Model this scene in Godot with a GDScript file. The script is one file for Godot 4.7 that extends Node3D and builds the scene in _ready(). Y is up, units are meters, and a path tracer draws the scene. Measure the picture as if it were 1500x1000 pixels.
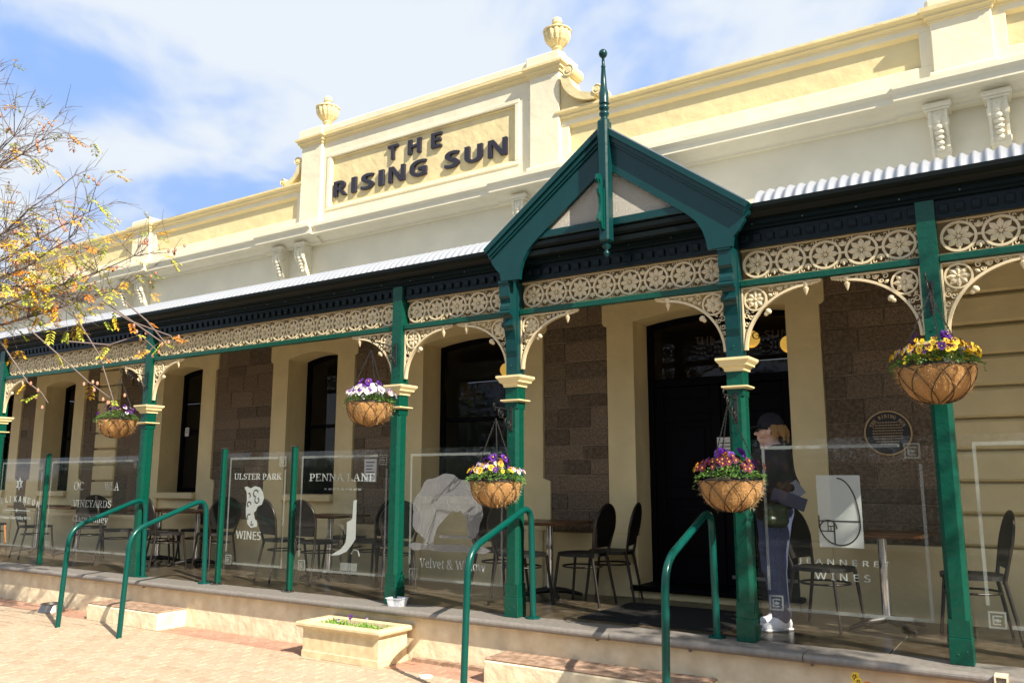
extends Node3D

# ---------------------------------------------------------------- mesh builder
class MB:
	var v := PackedVector3Array()
	var n := PackedVector3Array()
	var c := PackedColorArray()
	var col := Color(1, 1, 1)
	var colored := false
	var xf := Transform3D()
	var nb := Basis()
	var flip := false
	func at(t: Transform3D) -> MB:
		xf = t
		flip = t.basis.determinant() < 0
		nb = t.basis.inverse().transposed()
		return self
	func home() -> MB:
		return at(Transform3D())
	func tri_n(a: Vector3, b: Vector3, d: Vector3, na: Vector3, nbb: Vector3, nd: Vector3) -> void:
		v.append(xf * a); n.append((nb * na).normalized())
		if flip:
			v.append(xf * b); n.append((nb * nbb).normalized())
			v.append(xf * d); n.append((nb * nd).normalized())
		else:
			v.append(xf * d); n.append((nb * nd).normalized())
			v.append(xf * b); n.append((nb * nbb).normalized())
		if colored:
			c.append(col); c.append(col); c.append(col)
	func tri(a: Vector3, b: Vector3, d: Vector3) -> void:
		var q := (b - a).cross(d - a).normalized()
		tri_n(a, b, d, q, q, q)
	func tri_o(a: Vector3, b: Vector3, d: Vector3, o: Vector3) -> void:
		if (b - a).cross(d - a).dot(o) < 0:
			tri(a, d, b)
		else:
			tri(a, b, d)
	func quad(a: Vector3, b: Vector3, d: Vector3, e: Vector3) -> void:
		tri(a, b, d); tri(a, d, e)
	func quad_o(a: Vector3, b: Vector3, d: Vector3, e: Vector3, o: Vector3) -> void:
		tri_o(a, b, d, o); tri_o(a, d, e, o)
	func box(lo: Vector3, hi: Vector3, b := 0.0) -> MB:
		var ce := (lo + hi) / 2
		var h := (hi - lo) / 2
		b = minf(b, minf(h.x, minf(h.y, h.z)) * 0.95)
		for ax in 3:
			var u := (ax + 1) % 3
			var w := (ax + 2) % 3
			for sg in [-1.0, 1.0]:
				var p := []
				for k in [[-1, -1], [1, -1], [1, 1], [-1, 1]]:
					var q := Vector3()
					q[ax] = sg * h[ax]
					q[u] = k[0] * (h[u] - b)
					q[w] = k[1] * (h[w] - b)
					p.append(ce + q)
				var o := Vector3()
				o[ax] = sg
				quad_o(p[0], p[1], p[2], p[3], o)
		if b > 0.0:
			for ax in 3:
				var u := (ax + 1) % 3
				var w := (ax + 2) % 3
				for su in [-1.0, 1.0]:
					for sw in [-1.0, 1.0]:
						var a1 := Vector3(); var a2 := Vector3(); var b1 := Vector3(); var b2 := Vector3(); var o := Vector3()
						a1[ax] = -(h[ax] - b); a2[ax] = h[ax] - b; b1[ax] = a1[ax]; b2[ax] = a2[ax]
						a1[u] = su * h[u]; a2[u] = a1[u]; a1[w] = sw * (h[w] - b); a2[w] = a1[w]
						b1[u] = su * (h[u] - b); b2[u] = b1[u]; b1[w] = sw * h[w]; b2[w] = b1[w]
						o[u] = su; o[w] = sw
						quad_o(ce + a1, ce + a2, ce + b2, ce + b1, o)
			for sx in [-1.0, 1.0]:
				for sy in [-1.0, 1.0]:
					for sz in [-1.0, 1.0]:
						tri_o(ce + Vector3(sx * h.x, sy * (h.y - b), sz * (h.z - b)), ce + Vector3(sx * (h.x - b), sy * h.y, sz * (h.z - b)), ce + Vector3(sx * (h.x - b), sy * (h.y - b), sz * h.z), Vector3(sx, sy, sz))
		return self
	func cbox(ce: Vector3, s: Vector3, b := 0.0) -> MB:
		return box(ce - s / 2, ce + s / 2, b)
	# a polygon of the xy plane pushed from z0 to z1
	func prism(poly: PackedVector2Array, z0: float, z1: float) -> MB:
		var p := poly.duplicate()
		if Geometry2D.is_polygon_clockwise(p):
			p.reverse()
		var t := Geometry2D.triangulate_polygon(p)
		for i in range(0, t.size(), 3):
			var a := p[t[i]]; var b := p[t[i + 1]]; var d := p[t[i + 2]]
			tri_o(Vector3(a.x, a.y, z1), Vector3(b.x, b.y, z1), Vector3(d.x, d.y, z1), Vector3.BACK)
			tri_o(Vector3(a.x, a.y, z0), Vector3(b.x, b.y, z0), Vector3(d.x, d.y, z0), Vector3.FORWARD)
		for i in p.size():
			var a := p[i]; var b := p[(i + 1) % p.size()]
			var o := Vector3(b.y - a.y, a.x - b.x, 0)
			quad_o(Vector3(a.x, a.y, z0), Vector3(b.x, b.y, z0), Vector3(b.x, b.y, z1), Vector3(a.x, a.y, z1), o)
		return self
	# a (z, y) profile drawn out along x
	func run_x(prof: PackedVector2Array, x0: float, x1: float) -> MB:
		var keep := xf
		at(keep * Transform3D(Basis(Vector3(0, 0, 1), Vector3(0, 1, 0), Vector3(-1, 0, 0)), Vector3()))
		prism(prof, -x1, -x0)
		return at(keep)
	func lathe(prof: PackedVector2Array, seg: int, flute := 0.0, lobes := 0, f0 := 0, f1 := 0) -> MB:
		var m := prof.size()
		var sn := []
		for i in m - 1:
			var d := prof[i + 1] - prof[i]
			sn.append(Vector2(d.y, -d.x).normalized())
		for i in m - 1:
			var n0: Vector2 = sn[i]
			var n1: Vector2 = sn[i]
			if i > 0 and sn[i - 1].dot(sn[i]) > 0.6:
				n0 = (sn[i - 1] + sn[i]).normalized()
			if i < m - 2 and sn[i + 1].dot(sn[i]) > 0.6:
				n1 = (sn[i + 1] + sn[i]).normalized()
			for k in seg:
				var ps := []
				var ns := []
				for q in [[i, k, n0], [i, k + 1, n0], [i + 1, k + 1, n1], [i + 1, k, n1]]:
					var a: float = TAU * q[1] / seg
					var r: float = prof[q[0]].x
					if lobes > 0 and q[0] >= f0 and q[0] <= f1:
						r *= 1.0 - flute * (0.5 - 0.5 * absf(sin(a * lobes / 2.0)) * 2.0 + 0.5)
					ps.append(Vector3(cos(a) * r, prof[q[0]].y, -sin(a) * r))
					ns.append(Vector3(cos(a) * q[2].x, q[2].y, -sin(a) * q[2].x))
				if lobes > 0 and i >= f0 - 1 and i <= f1:
					quad_o(ps[0], ps[1], ps[2], ps[3], ns[0] + ns[1])
				else:
					var flipped: bool = (ps[1] - ps[0]).cross(ps[2] - ps[0]).dot(ns[0] + ns[2]) < 0 or (ps[2] - ps[0]).cross(ps[3] - ps[0]).dot(ns[0] + ns[2]) < 0
					if flipped:
						tri_n(ps[0], ps[2], ps[1], ns[0], ns[2], ns[1]); tri_n(ps[0], ps[3], ps[2], ns[0], ns[3], ns[2])
					else:
						tri_n(ps[0], ps[1], ps[2], ns[0], ns[1], ns[2]); tri_n(ps[0], ps[2], ps[3], ns[0], ns[2], ns[3])
		return self
	func tube(pts: PackedVector3Array, rad: PackedFloat32Array, seg := 8, capped := true) -> MB:
		var m := pts.size()
		var fr := []
		var prev := Vector3()
		for i in m:
			var d := (pts[mini(i + 1, m - 1)] - pts[maxi(i - 1, 0)]).normalized()
			var x: Vector3
			if i == 0:
				x = d.cross(Vector3.UP if absf(d.y) < 0.9 else Vector3.RIGHT).normalized()
			else:
				x = (prev - d * prev.dot(d)).normalized()
			prev = x
			fr.append([x, d.cross(x)])
		var ring := func(i: int, k: int) -> Vector3:
			var a := TAU * k / seg
			return fr[i][0] * cos(a) + fr[i][1] * sin(a)
		for i in m - 1:
			var r0: float = rad[mini(i, rad.size() - 1)]
			var r1: float = rad[mini(i + 1, rad.size() - 1)]
			for k in seg:
				var a: Vector3 = ring.call(i, k); var b: Vector3 = ring.call(i, k + 1)
				var d: Vector3 = ring.call(i + 1, k + 1); var e: Vector3 = ring.call(i + 1, k)
				tri_n(pts[i] + a * r0, pts[i] + b * r0, pts[i + 1] + d * r1, a, b, d)
				tri_n(pts[i] + a * r0, pts[i + 1] + d * r1, pts[i + 1] + e * r1, a, d, e)
		if capped:
			for e in [0, m - 1]:
				var r: float = rad[mini(e, rad.size() - 1)]
				var o: Vector3 = (pts[0] - pts[1]) if e == 0 else (pts[m - 1] - pts[m - 2])
				for k in seg:
					var a: Vector3 = ring.call(e, k); var b: Vector3 = ring.call(e, k + 1)
					tri_o(pts[e], pts[e] + a * r, pts[e] + b * r, o)
		return self
	func ring(ce: Vector2, ro: float, ri: float, z0: float, z1: float, seg := 24) -> MB:
		for k in seg:
			var a := TAU * k / seg; var b := TAU * (k + 1) / seg
			var pa := Vector3(cos(a), sin(a), 0); var pb := Vector3(cos(b), sin(b), 0)
			var o := Vector3(ce.x, ce.y, 0)
			var f := Vector3(0, 0, z1); var g := Vector3(0, 0, z0)
			quad(o + pa * ri + f, o + pa * ro + f, o + pb * ro + f, o + pb * ri + f)
			quad_o(o + pa * ro + g, o + pb * ro + g, o + pb * ro + f, o + pa * ro + f, pa)
			quad_o(o + pa * ri + g, o + pb * ri + g, o + pb * ri + f, o + pa * ri + f, -pa)
			quad_o(o + pa * ri + g, o + pa * ro + g, o + pb * ro + g, o + pb * ri + g, Vector3.FORWARD)
		return self
	# a leaf-shaped piece with a raised ridge, lying in the xy plane
	func petal(root: Vector2, dir: float, length: float, half: float, z0: float, z1: float) -> MB:
		var d := Vector2(cos(dir), sin(dir)); var s := Vector2(-d.y, d.x)
		var pts := [root, root + d * length * 0.3 + s * half * 0.8, root + d * length * 0.6 + s * half, root + d * length, root + d * length * 0.6 - s * half, root + d * length * 0.3 - s * half * 0.8]
		var m := root + d * length * 0.5
		for i in 6:
			var a: Vector2 = pts[i]; var b: Vector2 = pts[(i + 1) % 6]
			tri_o(Vector3(a.x, a.y, (z0 + z1) / 2), Vector3(b.x, b.y, (z0 + z1) / 2), Vector3(m.x, m.y, z1), Vector3.BACK)
			tri_o(Vector3(a.x, a.y, (z0 + z1) / 2), Vector3(b.x, b.y, (z0 + z1) / 2), Vector3(m.x, m.y, z0), Vector3.FORWARD)
		return self
	func spiral(ce: Vector2, r0: float, r1: float, a0: float, a1: float, rad: float, steps := 12) -> MB:
		var p := PackedVector3Array()
		for i in steps + 1:
			var t := float(i) / steps
			var r := lerpf(r0, r1, t); var a := lerpf(a0, a1, t)
			p.append(Vector3(ce.x + cos(a) * r, ce.y + sin(a) * r, 0))
		return tube(p, PackedFloat32Array([rad]), 5)
	func ball(ce: Vector3, r: Vector3, seg := 10) -> MB:
		var keep := xf
		at(keep * Transform3D(Basis.from_scale(r), ce))
		var p := PackedVector2Array()
		for i in seg / 2 + 1:
			var a := -PI / 2 + PI * i / (seg / 2)
			p.append(Vector2(maxf(cos(a), 0.001), sin(a)))
		lathe(p, seg)
		return at(keep)
	func mesh() -> ArrayMesh:
		var a := []
		a.resize(Mesh.ARRAY_MAX)
		a[Mesh.ARRAY_VERTEX] = v
		a[Mesh.ARRAY_NORMAL] = n
		if colored:
			a[Mesh.ARRAY_COLOR] = c
		var m := ArrayMesh.new()
		m.add_surface_from_arrays(Mesh.PRIMITIVE_TRIANGLES, a)
		return m

# ---------------------------------------------------------------- naming
var used := {}
func numbered(called: String) -> String:
	used[called] = used.get(called, 0) + 1
	return called if used[called] == 1 else "%s_%03d" % [called, used[called] - 1]

func thing(called: String, label: String, category: String, where := Vector3.ZERO, turn := 0.0, group := "") -> Node3D:
	var o := Node3D.new()
	o.name = numbered(called)
	add_child(o)
	o.position = where
	o.rotation.y = turn
	o.set_meta("label", label)
	o.set_meta("category", category)
	if group:
		o.set_meta("group", group)
	return o

func part(parent: Node, called: String, shape, m: Material) -> MeshInstance3D:
	var o := MeshInstance3D.new()
	o.name = called
	o.mesh = shape.mesh() if shape is MB else shape
	o.material_override = m
	parent.add_child(o, true)
	return o

func node(parent: Node, called: String) -> Node3D:
	var o := Node3D.new()
	o.name = called
	parent.add_child(o, true)
	return o

func structure(called: String, shape, m: Material) -> MeshInstance3D:
	var o := part(self, called, shape, m)
	o.set_meta("kind", "structure")
	return o

func stuff(o: Node) -> void:
	o.set_meta("kind", "stuff")

func copy_of(o: Node3D, where: Vector3, turn: float, label: String) -> Node3D:
	var k: Node3D = o.duplicate()
	var base := String(o.name)
	var bits := RegEx.create_from_string("_\\d{3}$").sub(base, "")
	k.name = numbered(bits)
	add_child(k)
	k.position = where
	k.rotation.y = turn
	k.set_meta("label", label)
	return k

# ---------------------------------------------------------------- materials
var T := {}
func noise_tex(key: String, kind: int, freq: float, oct: int, lo: float, hi: float, size := 512, seed_ := 1, tint := Color(1, 1, 1)) -> NoiseTexture2D:
	if T.has(key):
		return T[key]
	var f := FastNoiseLite.new()
	f.noise_type = kind
	f.frequency = freq
	f.fractal_octaves = oct
	f.seed = seed_
	if kind == FastNoiseLite.TYPE_CELLULAR:
		f.cellular_return_type = FastNoiseLite.RETURN_DISTANCE
	var t := NoiseTexture2D.new()
	t.width = size
	t.height = size
	t.seamless = true
	t.noise = f
	var g := Gradient.new()
	g.set_color(0, Color(lo, lo, lo).lerp(Color(lo * tint.r, lo * tint.g, lo * tint.b), 1.0))
	g.set_color(1, Color(hi, hi, hi))
	t.color_ramp = g
	T[key] = t
	return t

func lin(r: float, g: float, b: float, a := 1.0) -> Color:
	var k := Color(r, g, b).linear_to_srgb()
	k.a = a
	return k

func mat(called: String, r: float, g: float, b: float, rough := 0.7, tex: Texture2D = null, scale := 1.0, bump: Texture2D = null, depth := 0.0, world := true) -> StandardMaterial3D:
	var m := StandardMaterial3D.new()
	m.resource_name = called
	m.albedo_color = lin(r, g, b)
	m.roughness = rough
	if tex or bump:
		m.uv1_triplanar = true
		m.uv1_world_triplanar = world
		m.uv1_scale = Vector3.ONE * scale
	if tex:
		m.albedo_texture = tex
	if bump:
		m.heightmap_enabled = true
		m.heightmap_texture = bump
		m.heightmap_scale = depth
	return m

var M := {}
func make_materials() -> void:
	var S := FastNoiseLite.TYPE_SIMPLEX_SMOOTH
	var C := FastNoiseLite.TYPE_CELLULAR
	var soft := noise_tex("soft", S, 0.008, 5, 0.93, 1.0)
	var grain := noise_tex("grain", S, 0.06, 4, 0.6, 1.0, 512, 3)
	var rough_b := noise_tex("plaster", S, 0.02, 5, 0.0, 1.0, 512, 5)
	var blot := noise_tex("blot", S, 0.012, 5, 0.62, 1.0, 512, 7, Color(1, 0.93, 0.84))
	M.cream = mat("cream painted render", 0.84, 0.775, 0.58, 0.75, soft, 0.35, rough_b, 0.45)
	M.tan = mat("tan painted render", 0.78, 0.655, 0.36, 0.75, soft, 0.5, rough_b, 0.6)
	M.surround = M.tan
	M.riser = mat("worn cream riser", 0.88, 0.79, 0.585, 0.85, noise_tex("wear", S, 0.012, 5, 0.86, 1.0, 512, 7, Color(1, 0.97, 0.93)), 0.6, rough_b, 0.7)
	M.lace = mat("cream iron paint", 0.74, 0.625, 0.41, 0.5, soft, 1.0)
	M.trim = mat("cream gloss trim", 0.78, 0.66, 0.36, 0.4)
	M.green = mat("green gloss paint", 0.0015, 0.066, 0.043, 0.25, soft, 1.4, rough_b, 0.2)
	M.green.roughness_texture = T.blot
	M.green.roughness = 0.36
	M.teal = mat("teal gloss paint", 0.003, 0.043, 0.047, 0.28, soft, 1.0, rough_b, 0.1)
	M.darkgreen = mat("dark green fascia paint", 0.003, 0.010, 0.013, 0.35, soft, 1.0)
	M.gutter = mat("black green gutter", 0.004, 0.007, 0.006, 0.4, soft, 0.8)
	M.rail = mat("green rail paint", 0.0015, 0.070, 0.058, 0.25, soft, 2.0)
	for k in [M.green, M.teal, M.rail]:
		k.metallic_specular = 0.4
	for k in [M.darkgreen, M.gutter]:
		k.metallic_specular = 0.3
	M.letter = mat("dark navy lettering", 0.018, 0.016, 0.028, 0.45)
	M.roof = mat("galvanised iron", 0.34, 0.365, 0.41, 0.42, soft, 0.4)
	M.roof.metallic = 0.25
	M.black = mat("black door paint", 0.004, 0.004, 0.006, 0.45)
	M.black.metallic_specular = 0.15
	M.iron = mat("black iron", 0.012, 0.012, 0.012, 0.45)
	M.mortar = mat("pale mortar", 0.44, 0.35, 0.24, 0.95, grain, 1.0)
	M.stone = []
	for k in 5:
		var t: float = [1.0, 0.84, 1.2, 0.7, 1.05][k]
		M.stone.append(mat("brown sandstone", 0.28 * t, 0.208 * t, 0.138 * t, 0.95, noise_tex("stone%d" % (k % 2), S, 0.05 - 0.02 * (k % 2), 5, 0.58, 1.0, 512, 11 + k % 2), 1.3, noise_tex("stoneb", S, 0.07, 4, 0.0, 1.0, 512, 21), 0.7))
	M.slate = mat("grey slate nosing", 0.25, 0.24, 0.23, 0.5, T.wear, 2.5, grain, 0.3)
	M.floor = []
	for k in 3:
		M.floor.append(mat("polished floor slab", 0.135 - 0.016 * k, 0.114 - 0.013 * k, 0.084 - 0.01 * k, 0.28, blot, 1.1, grain, 0.06))
	M.joint = mat("pale floor joint", 0.42, 0.38, 0.32, 0.9)
	M.paver = []
	for k in 6:
		var p: Array = [[0.50, 0.40, 0.295], [0.53, 0.435, 0.33], [0.47, 0.37, 0.265], [0.515, 0.425, 0.32], [0.46, 0.29, 0.215], [0.44, 0.26, 0.19]][k]
		M.paver.append(mat("clay paver", p[0], p[1], p[2], 0.9, T.wear, 2.6, grain, 0.1))
	M.sand = mat("jointing sand", 0.25, 0.18, 0.12, 1.0, grain, 2.0)
	M.tread = mat("worn pink tread", 0.52, 0.37, 0.28, 0.9, blot, 1.5, grain, 0.5)
	M.asphalt = mat("asphalt", 0.06, 0.058, 0.055, 0.9, grain, 1.5, grain, 0.3)
	M.earth = mat("dry verge", 0.20, 0.17, 0.09, 1.0, blot, 0.3)
	M.kerb = mat("concrete", 0.33, 0.315, 0.285, 0.9, blot, 0.8)
	M.room = mat("brown room lining", 0.20, 0.15, 0.11, 0.9)
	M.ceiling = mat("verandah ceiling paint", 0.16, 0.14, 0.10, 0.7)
	M.glass = StandardMaterial3D.new()
	M.glass.resource_name = "clear glass"
	M.glass.transparency = BaseMaterial3D.TRANSPARENCY_ALPHA
	M.glass.albedo_color = lin(0.20, 0.27, 0.24, 0.012)
	M.glass.roughness = 0.02
	M.glass.metallic_specular = 0.36
	M.winglass = M.glass.duplicate()
	M.winglass.albedo_color = lin(0.01, 0.012, 0.012, 0.4)
	M.winglass.metallic_specular = 0.3
	M.etch = StandardMaterial3D.new()
	M.etch.resource_name = "frosted etching"
	M.etch.transparency = BaseMaterial3D.TRANSPARENCY_ALPHA
	M.etch.albedo_color = lin(0.42, 0.48, 0.47, 0.19)
	M.etch.roughness = 0.7
	M.etchpale = M.etch.duplicate()
	M.etchpale.albedo_color = lin(0.50, 0.56, 0.55, 0.5)
	M.etchtree = M.etch.duplicate()
	M.etchtree.albedo_color = lin(0.24, 0.25, 0.26, 0.48)
	M.chrome = mat("chrome", 0.75, 0.76, 0.78, 0.15)
	M.chrome.metallic = 1.0
	M.steel = mat("brushed steel", 0.26, 0.25, 0.23, 0.4)
	M.steel.metallic = 1.0
	M.weave = mat("black weave", 0.007, 0.006, 0.006, 0.55, noise_tex("weave", C, 0.12, 1, 0.5, 1.0, 256, 4), 4.0, noise_tex("weave", C, 0.12, 1, 0.5, 1.0, 256, 4), 0.3)
	M.frame = mat("dark brown cane frame", 0.012, 0.008, 0.006, 0.4)
	M.cane = mat("honey cane", 0.42, 0.17, 0.05, 0.4)
	M.wood = mat("varnished timber", 0.19, 0.085, 0.035, 0.35, noise_tex("woodn", S, 0.03, 4, 0.6, 1.0, 256, 9), 2.0)
	M.terracotta = mat("cream terracotta", 0.80, 0.67, 0.43, 0.8, T.wear, 1.2, rough_b, 0.1)
	M.soil = mat("potting soil", 0.05, 0.035, 0.022, 1.0, grain, 6.0, grain, 1.0)
	M.coir = mat("coir fibre", 0.70, 0.38, 0.135, 1.0, noise_tex("coir", S, 0.05, 4, 0.6, 1.0, 256, 31), 9.0, noise_tex("coirb", S, 0.12, 3, 0.0, 1.0, 256, 32), 0.5)
	M.vc = StandardMaterial3D.new()
	M.vc.resource_name = "petals and leaves"
	M.vc.vertex_color_use_as_albedo = true
	M.vc.roughness = 0.7
	M.vc.backlight_enabled = true
	M.vc.backlight = Color(0.5, 0.5, 0.5)
	M.bark = mat("grey brown bark", 0.30, 0.235, 0.22, 0.95, grain, 4.0, grain, 0.5)
	M.white = mat("white paper", 0.78, 0.78, 0.76, 0.8)
	M.plastic = mat("cloudy plastic", 0.72, 0.76, 0.82, 0.3)
	M.plastic.transparency = BaseMaterial3D.TRANSPARENCY_ALPHA
	M.plastic.albedo_color.a = 0.7
	M.mat = mat("black rubber mat", 0.012, 0.012, 0.012, 0.95, grain, 6.0, grain, 0.6)
	M.pressed = mat("pressed white panel", 0.84, 0.80, 0.71, 0.7, null, 11.0, noise_tex("scale", C, 0.07, 1, 0.0, 1.0, 256, 2), 2.2)
	M.bronze = mat("dark bronze", 0.015, 0.012, 0.010, 0.4)
	M.gold = mat("gilt lettering", 0.48, 0.33, 0.14, 0.45)
	M.globe = StandardMaterial3D.new()
	M.globe.resource_name = "lit amber globe"
	M.globe.albedo_color = lin(0.6, 0.4, 0.1)
	M.globe.emission_enabled = true
	M.globe.emission = lin(0.62, 0.36, 0.06)
	M.globe.emission_energy_multiplier = 1.3

# ---------------------------------------------------------------- scene
const PX := [-16.6, -12.906, -9.31, -5.291, -3.952, -1.966, -0.611, 0.74, 2.1, 4.1, 6.1, 8.1]
const SUN := Vector3(2.55, 2.25, 1.0)
const EXPOSURE := 1.9
const G := -0.43
var rng := RandomNumberGenerator.new()

func _ready() -> void:
	rng.seed = 11
	var cam := Camera3D.new()
	cam.name = "camera"
	add_child(cam)
	cam.position = Vector3(0, 1.1223, 6.1241)
	cam.rotation = Vector3(0.1661, 0.5772, 0.0013)
	cam.fov = 44.604
	cam.far = 2000.0
	cam.current = true
	var env := Environment.new()
	env.background_mode = Environment.BG_SKY
	env.tonemap_mode = Environment.TONE_MAPPER_LINEAR
	env.tonemap_exposure = EXPOSURE
	env.sdfgi_enabled = true
	env.ssao_enabled = true
	env.ssil_enabled = true
	env.sky = make_sky()
	var we := WorldEnvironment.new()
	we.name = "environment"
	we.environment = env
	add_child(we)
	var sun := DirectionalLight3D.new()
	sun.name = "sun"
	add_child(sun)
	sun.look_at_from_position(SUN.normalized() * 20.0, Vector3.ZERO)
	sun.light_energy = 1.6
	sun.light_color = Color(1.0, 0.955, 0.88)
	sun.light_angular_distance = 0.5
	sun.shadow_enabled = true
	make_materials()
	build_ground()
	build_platform()
	build_hotel()
	build_verandah()
	build_screens()
	build_rails()
	build_furniture()
	build_baskets()
	build_small_things()
	build_person()
	build_trees()

func make_sky() -> Sky:
	var w := 2560; var h := 1280
	var im := Image.create(w, h, false, Image.FORMAT_RGBF)
	var a := FastNoiseLite.new()
	a.noise_type = FastNoiseLite.TYPE_SIMPLEX_SMOOTH
	a.frequency = 2.1; a.fractal_octaves = 8; a.seed = 15; a.fractal_gain = 0.54
	var b := FastNoiseLite.new()
	b.noise_type = FastNoiseLite.TYPE_SIMPLEX_SMOOTH
	b.frequency = 0.9; b.fractal_octaves = 3; b.seed = 45
	var s := SUN.normalized()
	for y in h:
		var el := PI / 2 - PI * (y + 0.5) / h
		if el < -0.07:
			im.fill_rect(Rect2i(0, y, w, h - y), Color(0.15, 0.14, 0.12))
			break
		for x in w:
			var ph := (x + 0.5) / w * TAU
			var d := Vector3(sin(ph) * cos(el), sin(el), -cos(ph) * cos(el))
			var up := maxf(d.y, 0.0)
			var q := d / (0.30 + up)
			var wv := b.get_noise_3d(q.x + 5.0, q.y, q.z)
			var cl := a.get_noise_3d(q.x * 1.1 + wv * 0.2, q.y * 1.3, q.z * 1.1 + wv * 0.2) + 0.5 * wv
			var cover := smoothstep(-0.42, 0.32, cl + 0.06)
			var g := maxf(d.dot(s), 0.0)
			var glow := pow(g, 5.0)
			var blue := Color(0.16, 0.275, 0.53).lerp(Color(0.31, 0.39, 0.52), pow(1.0 - up, 4.0))
			blue = blue.lerp(Color(0.36, 0.385, 0.42), clampf(g * g * 0.9, 0.0, 1.0))
			var white := Color(0.455, 0.485, 0.515).lerp(Color(0.51, 0.51, 0.51), glow)
			var k := blue.lerp(white, clampf(cover * 0.94, 0.0, 1.0))
			if d.y < 0.0:
				k = k.lerp(Color(0.15, 0.14, 0.12), smoothstep(0.0, -0.06, d.y))
			im.set_pixel(x, y, k)
	var p := PanoramaSkyMaterial.new()
	p.panorama = ImageTexture.create_from_image(im)
	var sky := Sky.new()
	sky.sky_material = p
	return sky

func screen(p: Vector3) -> Vector3:
	# where a point shows in the photograph (1500 x 1000) and how far off it is; used only to choose which pieces become parts of their own
	var b := Basis.from_euler(Vector3(0.1661, 0.5772, 0.0013))
	var q := b.inverse() * (p - Vector3(0, 1.1223, 6.1241))
	if q.z > -0.2:
		return Vector3(-9999, -9999, 1e6)
	return Vector3(750.0 + 1219.0 * q.x / -q.z, 500.0 - 1219.0 * q.y / -q.z, -q.z)

func build_ground() -> void:
	var g := MB.new()
	g.box(Vector3(-600, G - 1.2, -600), Vector3(600, G - 0.17, 600))
	structure("ground", g, M.earth)
	g = MB.new()
	g.box(Vector3(-200, G - 0.3, 5.2), Vector3(200, G - 0.13, 15.0))
	structure("road", g, M.asphalt)
	g = MB.new()
	g.box(Vector3(-200, G - 0.3, 15.15), Vector3(200, G - 0.02, 18.0))
	structure("far_footpath", g, M.kerb)
	g = MB.new()
	g.box(Vector3(-60, G - 0.3, 5.05), Vector3(60, G, 5.2), 0.02)
	structure("kerb", g, M.kerb)
	g = MB.new()
	g.box(Vector3(-60, G - 0.3, 15.0), Vector3(60, G, 15.15), 0.02)
	var k := part(self, "kerb_001", g, M.kerb)
	k.set_meta("kind", "structure")
	g = MB.new()
	g.box(Vector3(-40, G - 0.3, -1.0), Vector3(40, G - 0.012, 5.05))
	var pav := structure("pavement", g, M.sand)
	# clay pavers, the largest in view one by one
	var L := 0.235; var W := 0.1175
	var near := []
	var rest := []
	var r := 0
	var z := 0.172
	while z < 4.95:
		var x := -21.0 + (L / 2 if r % 2 else 0.0)
		while x < 4.0:
			var tone: int
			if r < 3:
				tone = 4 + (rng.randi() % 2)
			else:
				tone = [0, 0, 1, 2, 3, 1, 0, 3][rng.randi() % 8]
			var p := Vector3(x + L / 2, G - rng.randf() * 0.004, z + W / 2)
			var s := screen(p)
			var hidden := p.x > -9.5 and p.x < -8.0 and p.z < 0.5 or p.x > -5.9 and p.x < -4.9 and p.z < 0.6 or p.x > -3.95 and p.x < -2.1 and p.z < 0.5
			if s.x > -20 and s.x < 1500 and s.y > 400 and s.y < 1004 and not hidden:
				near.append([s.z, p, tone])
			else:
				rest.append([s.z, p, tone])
			x += L
		z += W
		r += 1
	near.sort_custom(func(a, b): return a[0] < b[0])
	var m := MB.new()
	m.box(Vector3(-L / 2 + 0.003, -0.05, -W / 2 + 0.003), Vector3(L / 2 - 0.003, 0, W / 2 - 0.003), 0.007)
	var shape := m.mesh()
	for i in mini(300, near.size()):
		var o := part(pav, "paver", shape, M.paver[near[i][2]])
		o.position = near[i][1]
		o.rotation.y = rng.randf_range(-0.006, 0.006)
		o.rotation.x = rng.randf_range(-0.01, 0.01)
	var vcm := mat("clay pavers", 1, 1, 1, 0.9, T.wear, 2.6, T.grain, 0.1)
	vcm.vertex_color_use_as_albedo = true
	m = MB.new()
	m.colored = true
	var more := near.slice(300) + rest
	for q in more:
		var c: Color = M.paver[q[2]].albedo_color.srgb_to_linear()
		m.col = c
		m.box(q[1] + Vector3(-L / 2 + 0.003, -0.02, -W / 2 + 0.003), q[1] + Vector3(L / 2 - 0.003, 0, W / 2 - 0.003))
	stuff(part(pav, "far_pavers", m, vcm))

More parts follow.
